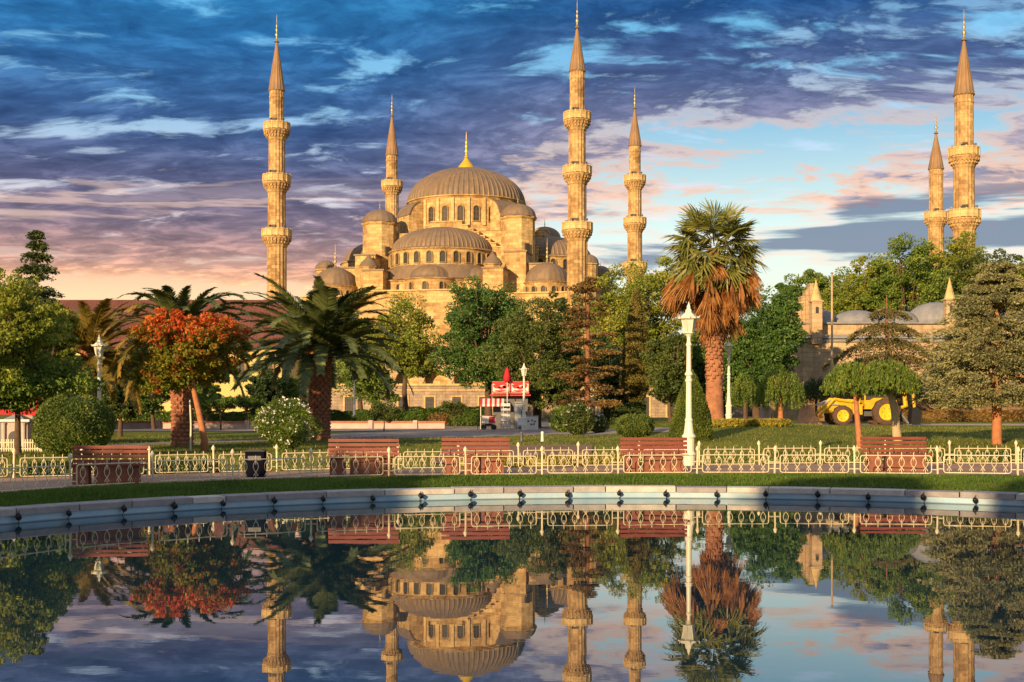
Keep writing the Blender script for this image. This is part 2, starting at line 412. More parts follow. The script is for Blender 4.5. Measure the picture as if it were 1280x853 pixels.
# water
def watermat():
    m, t = material('pool_water')
    ob = t.add('ShaderNodeTexCoord').outputs['Object']
    sv = t.add('ShaderNodeVectorMath', {'operation': 'MULTIPLY'}, _0=ob, _1=(1.0, 1.6, 1)).outputs[0]
    h = t.m('ADD', t.m('MULTIPLY', t.noise(sv, .7, 2, .5), .5), t.m('MULTIPLY', t.noise(sv, 3.5, 2, .5), .12))
    bp = t.add('ShaderNodeBump', None, Strength=.06, Distance=.02, Height=h)
    b = t.add('ShaderNodeBsdfPrincipled', None, Base_Color=(.010, .035, .055, 1), Roughness=.006, IOR=3.0, Specular_IOR_Level=.5, Normal=bp.outputs[0])
    finish(t, b.outputs[0]); return m
mb = MB(); mb.lathe([(0.01, 0), (6, 0), (PR, 0)], 128, (PC.x, PC.y, 0)); mb.build('water', watermat())['kind'] = 'structure'

# pool rim: painted wall and coping stones of uneven length
def bluemat():
    m, t = material('faded_blue_pool_paint')
    ob = t.add('ShaderNodeTexCoord').outputs['Object']
    n = t.noise(ob, .9, 6, .65); n2 = t.noise(ob, 5, 5, .7)
    c = t.ramp(t.m('ADD', t.m('MULTIPLY', n, .7), t.m('MULTIPLY', n2, .3)), [(.35, (.28, .48, .66)), (.5, (.38, .55, .70)), (.65, (.52, .62, .68))])
    z = t.add('ShaderNodeSeparateXYZ', None, Vector=ob).outputs[2]
    c = t.mix(t.ss(z, .0, .035, .75, 0.0), c, (.05, .09, .11))
    b = t.add('ShaderNodeBsdfPrincipled', None, Base_Color=c, Roughness=.7, Specular_IOR_Level=.3)
    finish(t, b.outputs[0]); return m
def copingmat():
    m, t = material('pool_coping_stone')
    ri = t.add('ShaderNodeNewGeometry').outputs['Random Per Island']
    ob = t.add('ShaderNodeTexCoord').outputs['Object']
    c = t.ramp(ri, [(0, (.34, .32, .34)), (.35, (.44, .42, .42)), (.6, (.62, .58, .54)), (1, (.68, .64, .58))], 'CONSTANT')
    c = t.mix(1.0, c, t.ramp(t.noise(ob, 4, 7, .7), [(.3, (.72, .72, .72)), (.65, (1.12, 1.1, 1.08))]), 'MULTIPLY')
    b = t.add('ShaderNodeBsdfPrincipled', None, Base_Color=c, Roughness=.75, Specular_IOR_Level=.3)
    bp = t.add('ShaderNodeBump', None, Strength=.5, Distance=.01, Height=t.noise(ob, 12, 5, .7)); t.l.new(bp.outputs[0], b.inputs['Normal'])
    finish(t, b.outputs[0]); return m
pool = thing('pool_basin', 'round pool rim of pale blue painted wall under uneven grey and white coping stones', 'pool', (PC.x, PC.y, 0))
mb = MB(); mb.lathe([(PR, -.3), (PR - .002, .134)], 256); mb.build('pool_wall', bluemat(), pool)
rnd = random.Random(4)
mb = MB(); a = 0
while a < 2 * PI - .03:
    da = rnd.choice([.055, .07, .085, .10, .12]); da = min(da, 2 * PI - a)
    n = 4; j = rnd.uniform(-.011, .009); g = .0011
    pr = [(PR - .035, .135), (PR - .035, .24), (PR - .02, .252 + j), (PR + .345, .262 + j), (PR + .345, .135)]
    b0 = len(mb.v)
    for k in range(n + 1):
        q = a + g + (da - 2 * g) * k / n
        for r, zz in pr: mb.v.append((r * math.cos(q), r * math.sin(q), zz))
    for k in range(n):
        for q in range(4):
            mb.face([b0 + k * 5 + q, b0 + k * 5 + q + 1, b0 + (k + 1) * 5 + q + 1, b0 + (k + 1) * 5 + q])
    mb.face([b0 + q for q in range(5)]); mb.face([b0 + n * 5 + q for q in reversed(range(5))])
    a += da
mb.build('coping', copingmat(), pool)

# fences' lines, measured post by post
def pline(lst): return [((px - CX) / F * (1.55 * F / (py - HY)), 1.55 * F / (py - HY)) for px, py in lst]
near = pline([(-230, 641), (-120, 629), (-15, 619.5), (88, 611.5), (191, 606), (291, 602), (389, 599.3), (486, 597.3), (582, 596), (677.5, 595.2), (772.5, 594.6), (871, 594), (968, 593.8), (1068, 594), (1172, 594.7), (1272, 596), (1372, 598), (1472, 601)])
far = pline([(-160, 606), (-72, 602.5), (17, 599.3), (103, 597), (187, 595), (267, 593), (346, 591), (422, 589.5), (498, 588), (573, 587), (648, 586), (722, 585), (798, 584), (874, 583.2), (949, 582.5), (1025, 582), (1106, 581.5), (1187, 581.5), (1270, 582), (1355, 582.5), (1440, 583)])
# paved walk between the fences
def pavemat(name, c1, c2, sx=.5):
    m, t = material(name)
    ob = t.add('ShaderNodeTexCoord').outputs['Object']
    br = t.add('ShaderNodeTexBrick', None, Vector=ob, Color1=(*c1, 1), Color2=(*c2, 1), Mortar=(*[k * .55 for k in c1], 1), Scale=1.0, Mortar_Size=.012, Brick_Width=sx, Row_Height=sx * .6)
    c = t.mix(1.0, br.outputs[0], t.ramp(t.noise(ob, .8, 7, .7), [(.3, (.70, .68, .66)), (.7, (1.2, 1.18, 1.15))]), 'MULTIPLY')
    b = t.add('ShaderNodeBsdfPrincipled', None, Base_Color=c, Roughness=.85, Specular_IOR_Level=.25)
    bp = t.add('ShaderNodeBump', None, Strength=.5, Distance=.02, Height=t.noise(ob, 10, 5, .7)); t.l.new(bp.outputs[0], b.inputs['Normal'])
    finish(t, b.outputs[0]); return m
M['walk'] = pavemat('walk_paving', (.46, .30, .22), (.38, .26, .20), .4)
M['plaza'] = pavemat('plaza_paving', (.36, .31, .29), (.30, .27, .26), .8)
M['redpave'] = pavemat('reddish_paving', (.32, .20, .13), (.27, .17, .12), .4)
M['palepath'] = pavemat('pale_path', (.50, .42, .34), (.44, .38, .32), .6)
def resample(pts, n):
    p = np.array(pts); d = np.r_[0, np.cumsum(np.hypot(*np.diff(p, axis=0).T))]
    s = np.linspace(0, d[-1], n); return np.stack([np.interp(s, d, p[:, 0]), np.interp(s, d, p[:, 1])], 1)
def strip(name, A, B, mat, n=200, k=12, dz=.03):
    a = resample(A, n); b = resample(B, n); t = np.linspace(0, 1, k)[None, :]
    X = a[:, 0:1] * (1 - t) + b[:, 0:1] * t; Y = a[:, 1:2] * (1 - t) + b[:, 1:2] * t
    return gridmesh(name, X, Y, gz(X, Y) + dz, mat)
nin = [(x, y - .12) for x, y in near]; fout = [(x, y + .15) for x, y in far]
strip('walk_path', nin, fout, M['walk'])
def gp(l):
    r = []
    for px, py in l:
        q = ground_at(px, py); r.append((q.x, q.y))
    return r
strip('park_path', gp([(-60, 570), (60, 563.5), (130, 560), (200, 556.6), (330, 552.6), (400, 549.5), (500, 548.5), (600, 547), (700, 543.5), (780, 542), (850, 542)]),
      gp([(-60, 566.5), (60, 560), (130, 557), (200, 553.8), (330, 549.5), (400, 543), (500, 539), (600, 537.8), (700, 536.8), (780, 537), (850, 538)]), M['plaza'], 160, 10, .02)
strip('plaza', [(-70, 84), (6, 84)], [(-70, 148), (6, 148)], M['plaza'], 60, 60, .035)
strip('kerb_path', [(15.5, 76.5), (24, 77), (60, 75)], [(15.5, 83), (30, 83.5), (66, 82)], M['palepath'], 90, 10, .03)
strip('side_path', [(-2.4, 37.2), (-2.6, 48), (-2.2, 57)], [(2.2, 37.6), (3.0, 48), (3.6, 57)], M['redpave'], 60, 10, .028)

# ================================================================ fences
def make_panel(L, ornament=True):
    """rounded tube frame with hanging drops and spikes, unit length L along x"""
    m = MB(); z0, z1, r = .05, .47, .0135; c = .06
    pts = []
    for (cx, cz, s) in ((L - c, z1 - c, 0), (c, z1 - c, 1), (c, z0 + c, 2), (L - c, z0 + c, 3)):
        for k in range(4):
            q = (s + k / 3) * PI / 2; pts.append((cx + c * math.cos(q), 0, cz + c * math.sin(q)))
    pts.append(pts[0]); m.tube(pts, r, 5, False)
    n = 6
    for i in range(n):
        x = L * (i + .5) / n
        m.tube([(x, 0, z1), (x, 0, z1 + .065), (x, 0, z1 + .085)], [.011, .011, .004], 4)
        # drop: an open almond with curled foot
        for sgn in (-1, 1):
            m.tube([(x, 0, z1 - .03), (x + sgn * .045, 0, z1 - .09), (x + sgn * .062, 0, z1 - .16), (x + sgn * .045, 0, z1 - .23), (x, 0, z1 - .29), (x - sgn * .035, 0, z1 - .335), (x - sgn * .05, 0, z1 - .37)], .0085, 4, False)
        m.tube([(x, 0, z1), (x, 0, z1 - .12)], .008, 4, False); m.tube([(x, 0, z0), (x, 0, z0 + .09)], .008, 4, False)
    for xx in (0, L):
        sg = -1 if xx == 0 else 1
        for zz in (.14, .30): m.tube([(xx, 0, zz), (xx + sg * .12, 0, zz)], .012, 4, False)
    return m
def make_post():
    m = MB(); m.box((0, 0, .26), (.035, .035, .56)); m.smooth = True
    m.lathe([(.0, .50), (.03, .52), (.018, .545), (.045, .59), (.05, .62), (.035, .655), (.012, .69), (.0, .705)], 8)
    return m
def build_fence(name, label, pts):
    root = thing(name, label, 'fence', (pts[0][0], pts[0][1], G(*pts[0])))
    L0 = 1.6
    pm = make_panel(L0).build('panel', M['fence'], root); po = make_post().build('post', M['fence'], root)
    rr = random.Random(7)
    for i in range(len(pts)):
        o = po if i == 0 else po.copy()
        if i: COL.objects.link(o); o.parent = root
        g = G(*pts[i]); o.location = Vector((pts[i][0], pts[i][1], g + .02)) - root.location
        o.rotation_euler = (rr.uniform(-.03, .03), rr.uniform(-.03, .03), rr.uniform(-.2, .2))
        if i == len(pts) - 1: break
        a, b = Vector(pts[i]), Vector(pts[i + 1]); d = b - a; L = d.length; u = d / L
        o = pm if i == 0 else pm.copy()
        if i: COL.objects.link(o); o.parent = root
        q = a + u * .14
        o.location = Vector((q.x, q.y, G(*q) + .015 + rr.uniform(-.01, .01))) - root.location
        o.rotation_euler = (rr.uniform(-.02, .02), rr.uniform(-.006, .006), math.atan2(u.y, u.x)); o.scale = ((L - .28) / L0, 1, 1)
    return root
build_fence('low_fence', 'low cream wrought iron fence along the grass edge right beside the pool', near)
build_fence('low_fence', 'low cream wrought iron fence behind the red benches, along the lawn', far)

# ================================================================ pool spotlights
lamp0 = thing('pool_spotlight', 'small black underwater spotlight bracketed to the blue pool wall', 'spotlight', (0, 0, 0), 0, 'black spotlights on the pool rim')
m = MB(); m.smooth = True; m.lathe([(.0, -.06), (.045, -.055), (.05, .0), (.058, .04), (.05, .05), (.0, .045)], 10)
hd = m.build('lamp_head', M['black'], lamp0, (0, .0, .14)); hd.rotation_euler = (R(115), 0, 0)
m = MB(); m.tube([(0, .07, .19), (0, .0, .215), (-.045, -.01, .17), (-.05, 0, .12)], .011, 5); m.tube([(.05, 0, .12), (.045, -.01, .17), (0, 0, .215), (.015, .01, .25)], .011, 5); m.tube([(.0, .06, .14), (.03, .065, .05), (.0, .07, .01)], .009, 4)
m.build('bracket', M['black'], lamp0)
spx = [-42, 23, 86, 155, 218, 279, 343, 404, 466, 526, 588, 650, 709.5, 774, 832, 895.5, 957, 1022, 1085, 1154, 1219, 1285]
rr = random.Random(3)
for i, px in enumerate(spx):
    k = (px - CX) / F                       # where the sight line meets the far rim
    A = 1 + k * k; B = -2 * (k * PC.x + PC.y); C = PC.x ** 2 + PC.y ** 2 - (PR - .09) ** 2
    Yp = (-B + math.sqrt(B * B - 4 * A * C)) / (2 * A)
    o = lamp0 if i == 0 else copy_tree(lamp0)
    s9 = rr.uniform(.78, .95); o.scale = (s9, s9, s9); o.location = (k * Yp, Yp, rr.uniform(-.035, .0)); dirn = Vector((k * Yp, Yp)) - PC
    o.rotation_euler = (0, 0, math.atan2(dirn.y, dirn.x) - PI / 2 + rr.uniform(-.5, .5))

# ================================================================ benches
def make_bench():
    root = thing('park_bench', 'x', 'bench', (0, 0, 0), 0, 'red slatted park benches on the walk')
    W_ = 1.62
    for i in range(4):
        m = MB(); zz = .49 + i * .102
        T = Matrix.Translation((0, .28 + i * .018, zz)) @ Matrix.Rotation(R(-11), 4, 'X')
        m.box((0, 0, 0), (W_, .03, .072), mat=T); m.build('back_slat', M['slat'], root)
    for i in range(4):
        m = MB(); m.box((0, -.16 + i * .115, .42), (W_, .095, .032)); m.build('seat_slat', M['slat'], root)
    for (c, w) in ((-.56, .34), (.20, .95)):
        m = MB(); m.box((c, .04, .19), (w, .36, .38), taper=.97); m.box((c, .04, .392), (w * .9, .40, .022)); m.build('masonry_support', M['brickbase'], root)
    for c in (-.6, 0, .6):
        m = MB(); m.tube([(c, .22, .40), (c, .30, .55), (c, .36, .84)], .014, 5); m.build('back_bracket', M['black'], root)
    return root
bench0 = make_bench()
BL = ['dark red slatted bench in front of the big round bush, leftmost one', 'red slatted bench in front of the thick palm trunk and the dark litter bin', 'red slatted bench in front of the kiosk with red sign', 'bright red slatted bench beside the tall white lamp post', 'red slatted bench below the umbrella-shaped trees and the yellow loader']
for i, (px, py, rz) in enumerate([(135, 607, .12), (453, 596.5, .03), (594, 594, .0), (819, 592.5, 0), (1121, 590.5, -.03)]):
    D = 1.55 * F / (py - HY)
    o = bench0 if i == 0 else copy_tree(bench0)
    p = at(px, D); o.location = (p.x, p.y, p.z + .03); o.rotation_euler = (0, 0, rz); o['label'] = BL[i]
    o.scale = ((.95 if i == 0 else 1.03),) * 3

# litter bin
p = at(320, 1.55 * F / (598 - HY))
t_ = thing('litter_bin', 'dark navy litter bin standing between two benches on the walk', 'bin', (p.x, p.y, p.z + .03))
m = MB(); m.box((0, 0, .30), (.40, .34, .58), taper=1.08); m.build('body', M['binblue'], t_)
m = MB(); m.box((0, 0, .605), (.46, .40, .03)); m.box((0, 0, .63), (.34, .28, .02)); m.build('lid', M['black'], t_)
m = MB(); m.box((0, -.182, .44), (.30, .012, .10)); m.build('opening_flap', M['darkgrey'], t_)

# ================================================================ lamp posts
def make_lamp():
    root = thing('street_lamp', 'x', 'street lamp', (0, 0, 0), 0, 'white park lamp posts')
    m = MB(); m.smooth = False
    m.lathe([(.17, 0), (.17, .30), (.20, .33), (.20, .36), (.15, .42), (.155, .78), (.19, .82), (.19, .86), (.14, .92), (.10, 1.25), (.115, 1.3), (.085, 1.36), (.075, 2.35), (.10, 2.38), (.10, 2.43), (.075, 2.46), (.07, 2.52), (.11, 2.56), (.11, 2.6), (.07, 2.66), (.06, 3.35), (.085, 3.4), (.05, 3.5), (.055, 3.62), (.10, 3.68), (.12, 3.70)], 12, cap=True)
    m.build('pole', M['white'], root)
    lan = MB(); lan.lathe([(.10, 3.701), (.17, 3.72), (.17, 3.74), (.0, 3.741)], 6)
    for k in range(6):
        q = k * PI / 3; lan.tube([(.125 * math.cos(q), .125 * math.sin(q), 3.72), (.20 * math.cos(q), .20 * math.sin(q), 4.12)], .013, 4)
    lan.lathe([(.20, 4.10), (.30, 4.13), (.30, 4.17), (.24, 4.18), (.16, 4.25), (.10, 4.30), (.085, 4.38), (.05, 4.42), (.055, 4.46), (.02, 4.55), (.0, 4.62)], 6)
    for k in range(6):
        q = k * PI / 3 + .52; lan.tube([(.24 * math.cos(q), .24 * math.sin(q), 4.15), (.31 * math.cos(q), .31 * math.sin(q), 4.16), (.33 * math.cos(q), .33 * math.sin(q), 4.21)], .014, 4)
    l = lan.build('lantern', M['white'], root)
    g = MB(); g.lathe([(.0, 3.745), (.115, 3.745), (.185, 4.10), (.0, 4.10)], 6); g.build('pane', M['lampglass'], l)
    return root
lamp = make_lamp()
LL = [(861, 35.8, 4.62, 'tall cream white lamp post close by, behind the red bench and before the cone hedge'),
      (911, 70.5, 4.62, 'slender white lamp post just right of the shaggy fan palm trunk'),
      (655, 86.5, 4.62, 'white lamp post in front of the red kiosk'),
      (443, 105, 4.62, 'small distant white lamp post right of the thick date palm'),
      (124, 51, 4.62, 'white lamp post rising behind the big round bush')]
for i, (px, D, h, lb) in enumerate(LL):
    o = lamp if i == 0 else copy_tree(lamp); o.location = at(px, D); o['label'] = lb; o.rotation_euler = (0, 0, .3 * i)
    o.scale = (1.0, 1.0, 1.0)
p = at(70, 56)
t_ = thing('utility_pole', 'plain grey metal pole rising into the foliage at left', 'pole', p)
m = MB(); m.lathe([(.16, 0), (.13, .4), (.11, 4.3), (.09, 5.4)], 12, cap=True); m.build('shaft', M['grey'], t_)
m = MB(); m.lathe([(.14, 0), (.22, .12), (.22, .5), (.1, .6), (.0, .62)], 10); m.build('lamp_head', M['grey'], t_, (0, 0, 5.35))
p = at(1040, 84)
t_ = thing('flagpole', 'thin bare pale flagpole in front of the stone building', 'flagpole', p)
m = MB(); m.lathe([(.13, 0), (.10, .5), (.075, 5), (.06, 9.8)], 8, cap=True); m.build('pole', M['palebark'], t_)
m = MB(); m.smooth = True; m.lathe([(.0, 0), (.09, .06), (.09, .12), (.0, .18)], 8); m.build('finial', M['bronze'], t_, (0, 0, 9.8))
# ================================================================ MOSQUE
MO = Vector((-8.0, 224.0, 0.6)); MT = R(-11)
MU = Vector((math.cos(MT), math.sin(MT))); MV = Vector((-math.sin(MT), math.cos(MT)))
mosque = thing('mosque', 'great golden stone mosque with cascading lead domes between its minarets', 'mosque', MO, MT)
def dome_prof(r, h, z0=0, n=10, p=1.0):
    return [(r * math.cos(PI / 2 * k / n) ** p, z0 + h * math.sin(PI / 2 * k / n)) for k in range(n)] + [(0.02, z0 + h)]
def finial(h, parent, loc, mat, name='finial'):
    m = MB(); m.smooth = True; s = h
    m.lathe([(.10 * s, 0), (.035 * s, .10 * s), (.03 * s, .18 * s), (.07 * s, .25 * s), (.03 * s, .33 * s), (.025 * s, .37 * s), (.055 * s, .43 * s), (.022 * s, .50 * s), (.02 * s, .53 * s), (.04 * s, .58 * s), (.015 * s, .64 * s), (.012 * s, .8 * s), (.004 * s, s)], 10)
    return m.build(name, mat, parent, loc)
# window mesh: arched surround and dark pane (origin at sill centre, faces -y)
def arch_pts(w, h, n=8):
    r = w / 2; return [(-r, 0), (r, 0)] + [(r * math.cos(PI * k / n), h - r + r * math.sin(PI * k / n)) for k in range(n + 1)]
def window_mesh(w, h, fr=.16, dep=.22):
    m = MB(); inner = arch_pts(w, h); outer = arch_pts(w + 2 * fr, h + fr); outer[0] = (-w / 2 - fr, -fr * .8); outer[1] = (w / 2 + fr, -fr * .8)
    n = len(inner); b = len(m.v)
    for (px, pz) in outer: m.v.append((px, -dep, pz))
    for (px, pz) in inner: m.v.append((px, -dep, pz))
    for (px, pz) in outer: m.v.append((px, .05, pz))
    for (px, pz) in inner: m.v.append((px, .05, pz))
    for i in range(n):
        j = (i + 1) % n
        m.face([b + i, b + j, b + n + j, b + n + i]); m.face([b + i, b + 2 * n + i, b + 2 * n + j, b + j]); m.face([b + n + i, b + n + j, b + 3 * n + j, b + 3 * n + i])
    me = m.build('window', M['trim']); g = MB(); g.quad([(px, -.03, pz) for px, pz in inner])
    # lattice bars
    k = max(2, int(h / .7))
    pane = g.build('pane', M['glass'])
    l = MB()
    for i in range(1, k): l.box((0, -.06, h * i / k - .1), (w * .9, .05, .07))
    l.box((0, -.06, h * .45), (.07, .05, h * .9))
    lo = l.build('lattice', M['lattice'])
    r = (me.data, pane.data, lo.data)
    for o in (me, pane, lo): bpy.data.objects.remove(o)
    return r
def add_window(wm, parent, loc, rz):
    w = link('window', wm[0], parent, loc, rz)
    link('pane', wm[1], w); link('lattice', wm[2], w)
    return w
W1 = window_mesh(.95, 2.5); W2 = window_mesh(.85, 1.75, .14); W3 = window_mesh(.7, 1.4, .12); W4 = window_mesh(1.3, 2.6, .25)
def cornice(m, r, z, h=.35, o=.35, seg=64, c=(0, 0, 0), a0=0, a1=2 * PI):
    m.lathe([(r, z - h), (r + o * .5, z - h * .5), (r + o, z - h * .3), (r + o, z), (r - .2, z + .02)], seg, c, a0, a1)
# --- main drum and dome
dz = -.6        # heights below are measured above water level; root stands at .6
def H(z): return z + dz
m = MB(); m.lathe([(10.0, H(31.2)), (10.0, H(37.8))], 96); cornice(m, 10.0, H(38.1), .5, .45, 96)
drum = m.build('drum', M['stone'], mosque)
m = MB(); m.smooth = True; m.smooth = False; m.lathe(dome_prof(10.2, 6.3, H(38.0), 20), 288, rib=(4, .016)); dome = m.build('main_dome', M['lead'], mosque)
m = MB(); m.smooth = True; m.lathe([(1.5, 0), (1.35, .5), (1.0, 1.0), (.6, 1.5), (.35, 1.9), (.3, 2.2)], 24, rib=(2, .05)); fb = m.build('finial_base', M['gold'], dome, (0, 0, H(44.1)))
finial(4.6, fb, (0, 0, 2.1), M['gold'])
for k in range(24):
    a = 2 * PI * (k + .5) / 24
    add_window(W1, drum, (10.02 * math.cos(a), 10.02 * math.sin(a), H(33.75)), a + PI / 2)
# slim pilasters between windows
m = MB()
for k in range(24):
    a = 2 * PI * k / 24; m.box((10.1 * math.cos(a), 10.1 * math.sin(a), H(35.3)), (.35, .5, 4.6), a)
m.build('pilaster_ring', M['trim'], drum)
# flying buttresses round the drum
for a in (45, 135, 225, 318, 334, 26, 154, 206):
    q = R(a); m = MB(); T = Matrix.Rotation(q + PI / 2, 4, 'Z')
    big = a in (45, 135, 225, 318)
    w = 4.0 if big else 1.0; ext = 12.6 if big else 11.2
    poly = [(9.9, H(31.3)), (ext, H(31.3)), (ext, H(34.9)), (ext - .5, H(36.0)), (ext - 1.2, H(36.8)), (9.9, H(37.4))]
    T2 = Matrix.Rotation(q, 4, 'Z'); m.prism(poly, -w / 2, w / 2, T2); bt = m.build('buttress', M['stone'], mosque)
    m = MB(); m.prism([(ext + .12, H(34.88)), (ext + .12, H(35.0)), (ext - .4, H(36.15)), (ext - 1.15, H(36.95)), (10.3, H(37.5)), (10.3, H(37.36)), (ext - 1.2, H(36.81)), (ext - .5, H(36.01)), (ext - .0, H(34.91))], -w / 2 - .15, w / 2 + .15, T2); m.build('buttress_roof', M['lead'], bt)
# --- central cube with stepped gables
m = MB(); m.box((0, 0, H(25.3)), (25, 25, 12.4)); m.build('upper_block', M['stone'], mosque)
m = MB(); m.lathe([(10.0, H(32.2)), (13.1 * 1.36, H(31.54))], 4, phase=PI / 4); m.build('flat_roof', M['lead'], mosque)
for s, ang in ((0, 0), (1, PI / 2), (2, PI), (3, -PI / 2)):
    steps = 8; half = [(2.6, H(32.9))]
    xx, zz = 2.6, H(32.9)
    for i in range(steps):
        zz -= .62; half.append((xx, zz)); xx += .95; half.append((xx, zz))
    poly = [(-9.9, H(26))] + [(9.9, H(26))] + [(xx_, zz_) for xx_, zz_ in reversed([(min(a, 9.9), b) for a, b in half])] + [(-min(a, 9.9), b) for a, b in half]
    m = MB(); m.prism(poly, -14.3, -12.3, Matrix.Rotation(ang, 4, 'Z')); g = m.build('stepped_gable', M['stone'], mosque)
    m = MB(); T = Matrix.Rotation(ang, 4, 'Z')
    def cap(x0, x1, z): m.prism([(x0 - .08, z + .003), (x1 + .08, z + .003), (x1 + .08, z + .17), (x0 - .08, z + .17)], -14.5, -12.15, T)
    cap(-2.6, 2.6, H(32.9))
    for i in range(steps):
        z_ = H(32.9) - .62 * (i + 1); cap(2.6 + .95 * i + .1, 2.6 + .95 * (i + 1), z_); cap(-2.6 - .95 * (i + 1), -2.6 - .95 * i - .1, z_)
    m.build('step_capping', M['trim'], g)
# --- four turrets
for (u, v, zt) in ((-11.7, -13.2, 33.1), (11.7, -13.2, 33.4), (11.7, 13.2, 33.4), (-11.7, 13.2, 33.1)):
    m = MB(); m.lathe([(2.85, H(20)), (2.85, H(zt - .45)), (3.0, H(zt - .35)), (3.15, H(zt - .1)), (3.15, H(zt)), (2.6, H(zt + .02))], 8, phase=PI / 8)
    tr = m.build('turret', M['stone'], mosque, (u, v, 0))
    m = MB(); m.smooth = True; m.lathe([(3.05, 0)] + dome_prof(2.85, 2.2, .06, 8), 48, rib=(3, .05)); dm = m.build('turret_dome', M['lead'], tr, (0, 0, H(zt) + .02))
    finial(1.7, dm, (0, 0, 2.2), M['bronze'])
    m = MB(); m.box((1.9, -2.0, H(28.2)), (.7, .5, 1.5), -PI / 4 + PI / 2); m.build('turret_door', M['glass'], tr)
# --- semidomes
def semi(ang, u, v, wins=True):
    root = link('semidome', None, mosque, (u, v, 0), ang)
    A0, A1 = PI * .98, PI * 2.02
    m = MB(); m.lathe([(8.7, H(24.6)), (8.7, H(27.6))], 48, a0=A0, a1=A1); cornice(m, 8.7, H(27.8), .35, .3, 48, a0=A0, a1=A1); d = m.build('semidome_drum', M['stone'], root)
    m = MB(); m.lathe([(8.95, H(27.7)), (8.4, H(28.05))] + dome_prof(8.3, 3.95, H(28.1), 14)[0:], 144, a0=A0, a1=A1, rib=(4, .016)); m.build('semidome_shell', M['lead'], root)
    m = MB(); m.smooth = True; m.lathe([(9.6, H(22.9)), (9.2, H(24.1)), (8.65, H(25.2))], 64, a0=A0, a1=A1, rib=(2, .006)); m.build('skirt_roof', M['lead'], root)
    if wins:
        for k in range(13):
            q = PI + PI * (k + .5) / 13
            w = link('window', W2[0], d, (8.72 * math.cos(q), 8.72 * math.sin(q), H(25.45)), q + PI / 2); link('pane', W2[1], w)
    # three smaller half domes round the foot
    for (q, r) in ((-90, 3.5), (-32, 3.3), (-148, 3.3)):
        cx, cy = 7.4 * math.cos(R(q)), 7.4 * math.sin(R(q))
        e = link('exedra', None, root, (cx, cy, 0), R(q + 90))
        m = MB(); m.lathe([(r + .55, H(17.5)), (r + .55, H(22.6))], 36, a0=PI * .93, a1=PI * 2.07); cornice(m, r + .55, H(22.8), .35, .3, 36, a0=PI * .93, a1=PI * 2.07); ed = m.build('exedra_wall', M['stone'], e)
        m = MB(); m.smooth = True; m.lathe([(r + .8, H(22.8)), (r + .1, H(23.0))] + dome_prof(r, 2.2, H(23.0), 8), 64, a0=PI * .8, a1=PI * 2.2, rib=(4, .02)); m.build('exedra_dome', M['lead'], e)
        if wins:
            for k in range(5):
                a = PI * (1.1 + .8 * k / 4)
                w = link('window', W3[0], ed, ((r + .57) * math.cos(a), (r + .57) * math.sin(a), H(20.7)), a + PI / 2); link('pane', W3[1], w)
    return root
semi(0, -.8, -13.6); semi(PI / 2, 13.6, 0); semi(-PI / 2, -13.6, 0, False); semi(PI, 0, 13.6, False)
m = MB(); m.lathe([(9.3, H(19.5)), (9.3, H(22.6))], 48, (-.8, -13.6, 0), a0=PI, a1=2 * PI); cornice(m, 9.3, H(22.7), .3, .25, 48, (-.8, -13.6, 0), PI, 2 * PI); m.m = 1; m.lathe([(9.7, H(22.72)), (9.3, H(23.0))], 48, (-.8, -13.6, 0), PI, 2 * PI)
fr = m.build('lower_drum', [M['stone'], M['lead']], mosque)
# --- body
m = MB(); m.box((0, 0, H(8.5)), (48, 52, 17)); m.m = 1; m.box((0, 0, H(17.1)), (48.6, 52.6, .25)); m.m = 0; body = m.build('prayer_hall_wall', [M['stone'], M['trim']], mosque)
m = MB(); m.box((0, 0, H(18.6)), (43, 47, 3)); m.m = 1; m.box((0, 0, H(20.2)), (43.6, 47.6, .2)); m.build('upper_tier', [M['stone'], M['trim']], mosque)
m = MB(); m.box((-2, -24.6, H(10.0)), (18, 3.8, 21)); m.m = 1; m.box((-2, -24.6, H(20.62)), (18.6, 4.4, .22)); fb_ = m.build('front_bay', [M['stone'], M['trim']], mosque)
for s in (-1, 1):
    for (bx, by, z0_, z1_, w, d) in ((9.7, -19, 18.9, 24.1, 3.2, 9), (12.4, -16.6, 18.9, 27.1, 3.4, 5), (15.6, -15.8, 18.9, 25.2, 3.6, 4.4), (18.6, -15, 18.9, 23.2, 3.2, 3.6), (15.6, -11, 18.9, 25.8, 3.4, 3.8)):
        m = MB(); m.box((s * bx, by, H((z0_ + z1_) / 2)), (w, d, z1_ - z0_)); sb = m.build('stepped_buttress', M['stone'], mosque)
        m = MB(); m.box((s * bx, by, H(z1_) + .13), (w + .4, d + .4, .25)); m.build('capping', M['lead'], sb)
# small cone-capped turrets beside the front half dome
for (u, v) in ((9.0, -20.4), (-11.4, -20.4)):
    m = MB(); m.lathe([(1.35, H(20)), (1.35, H(24.9)), (1.55, H(25.0)), (1.55, H(25.15)), (1.1, H(25.16))], 8, phase=PI / 8); t2 = m.build('small_turret', M['stone'], mosque, (u, v, 0))
    m = MB(); m.smooth = True; m.lathe([(1.5, 0), (1.1, .7), (.5, 1.3), (.12, 1.9)], 32, rib=(2, .06)); c2 = m.build('turret_cap', M['lead'], t2, (0, 0, H(25.17)))
    finial(1.0, c2, (0, 0, 1.8), M['bronze'])
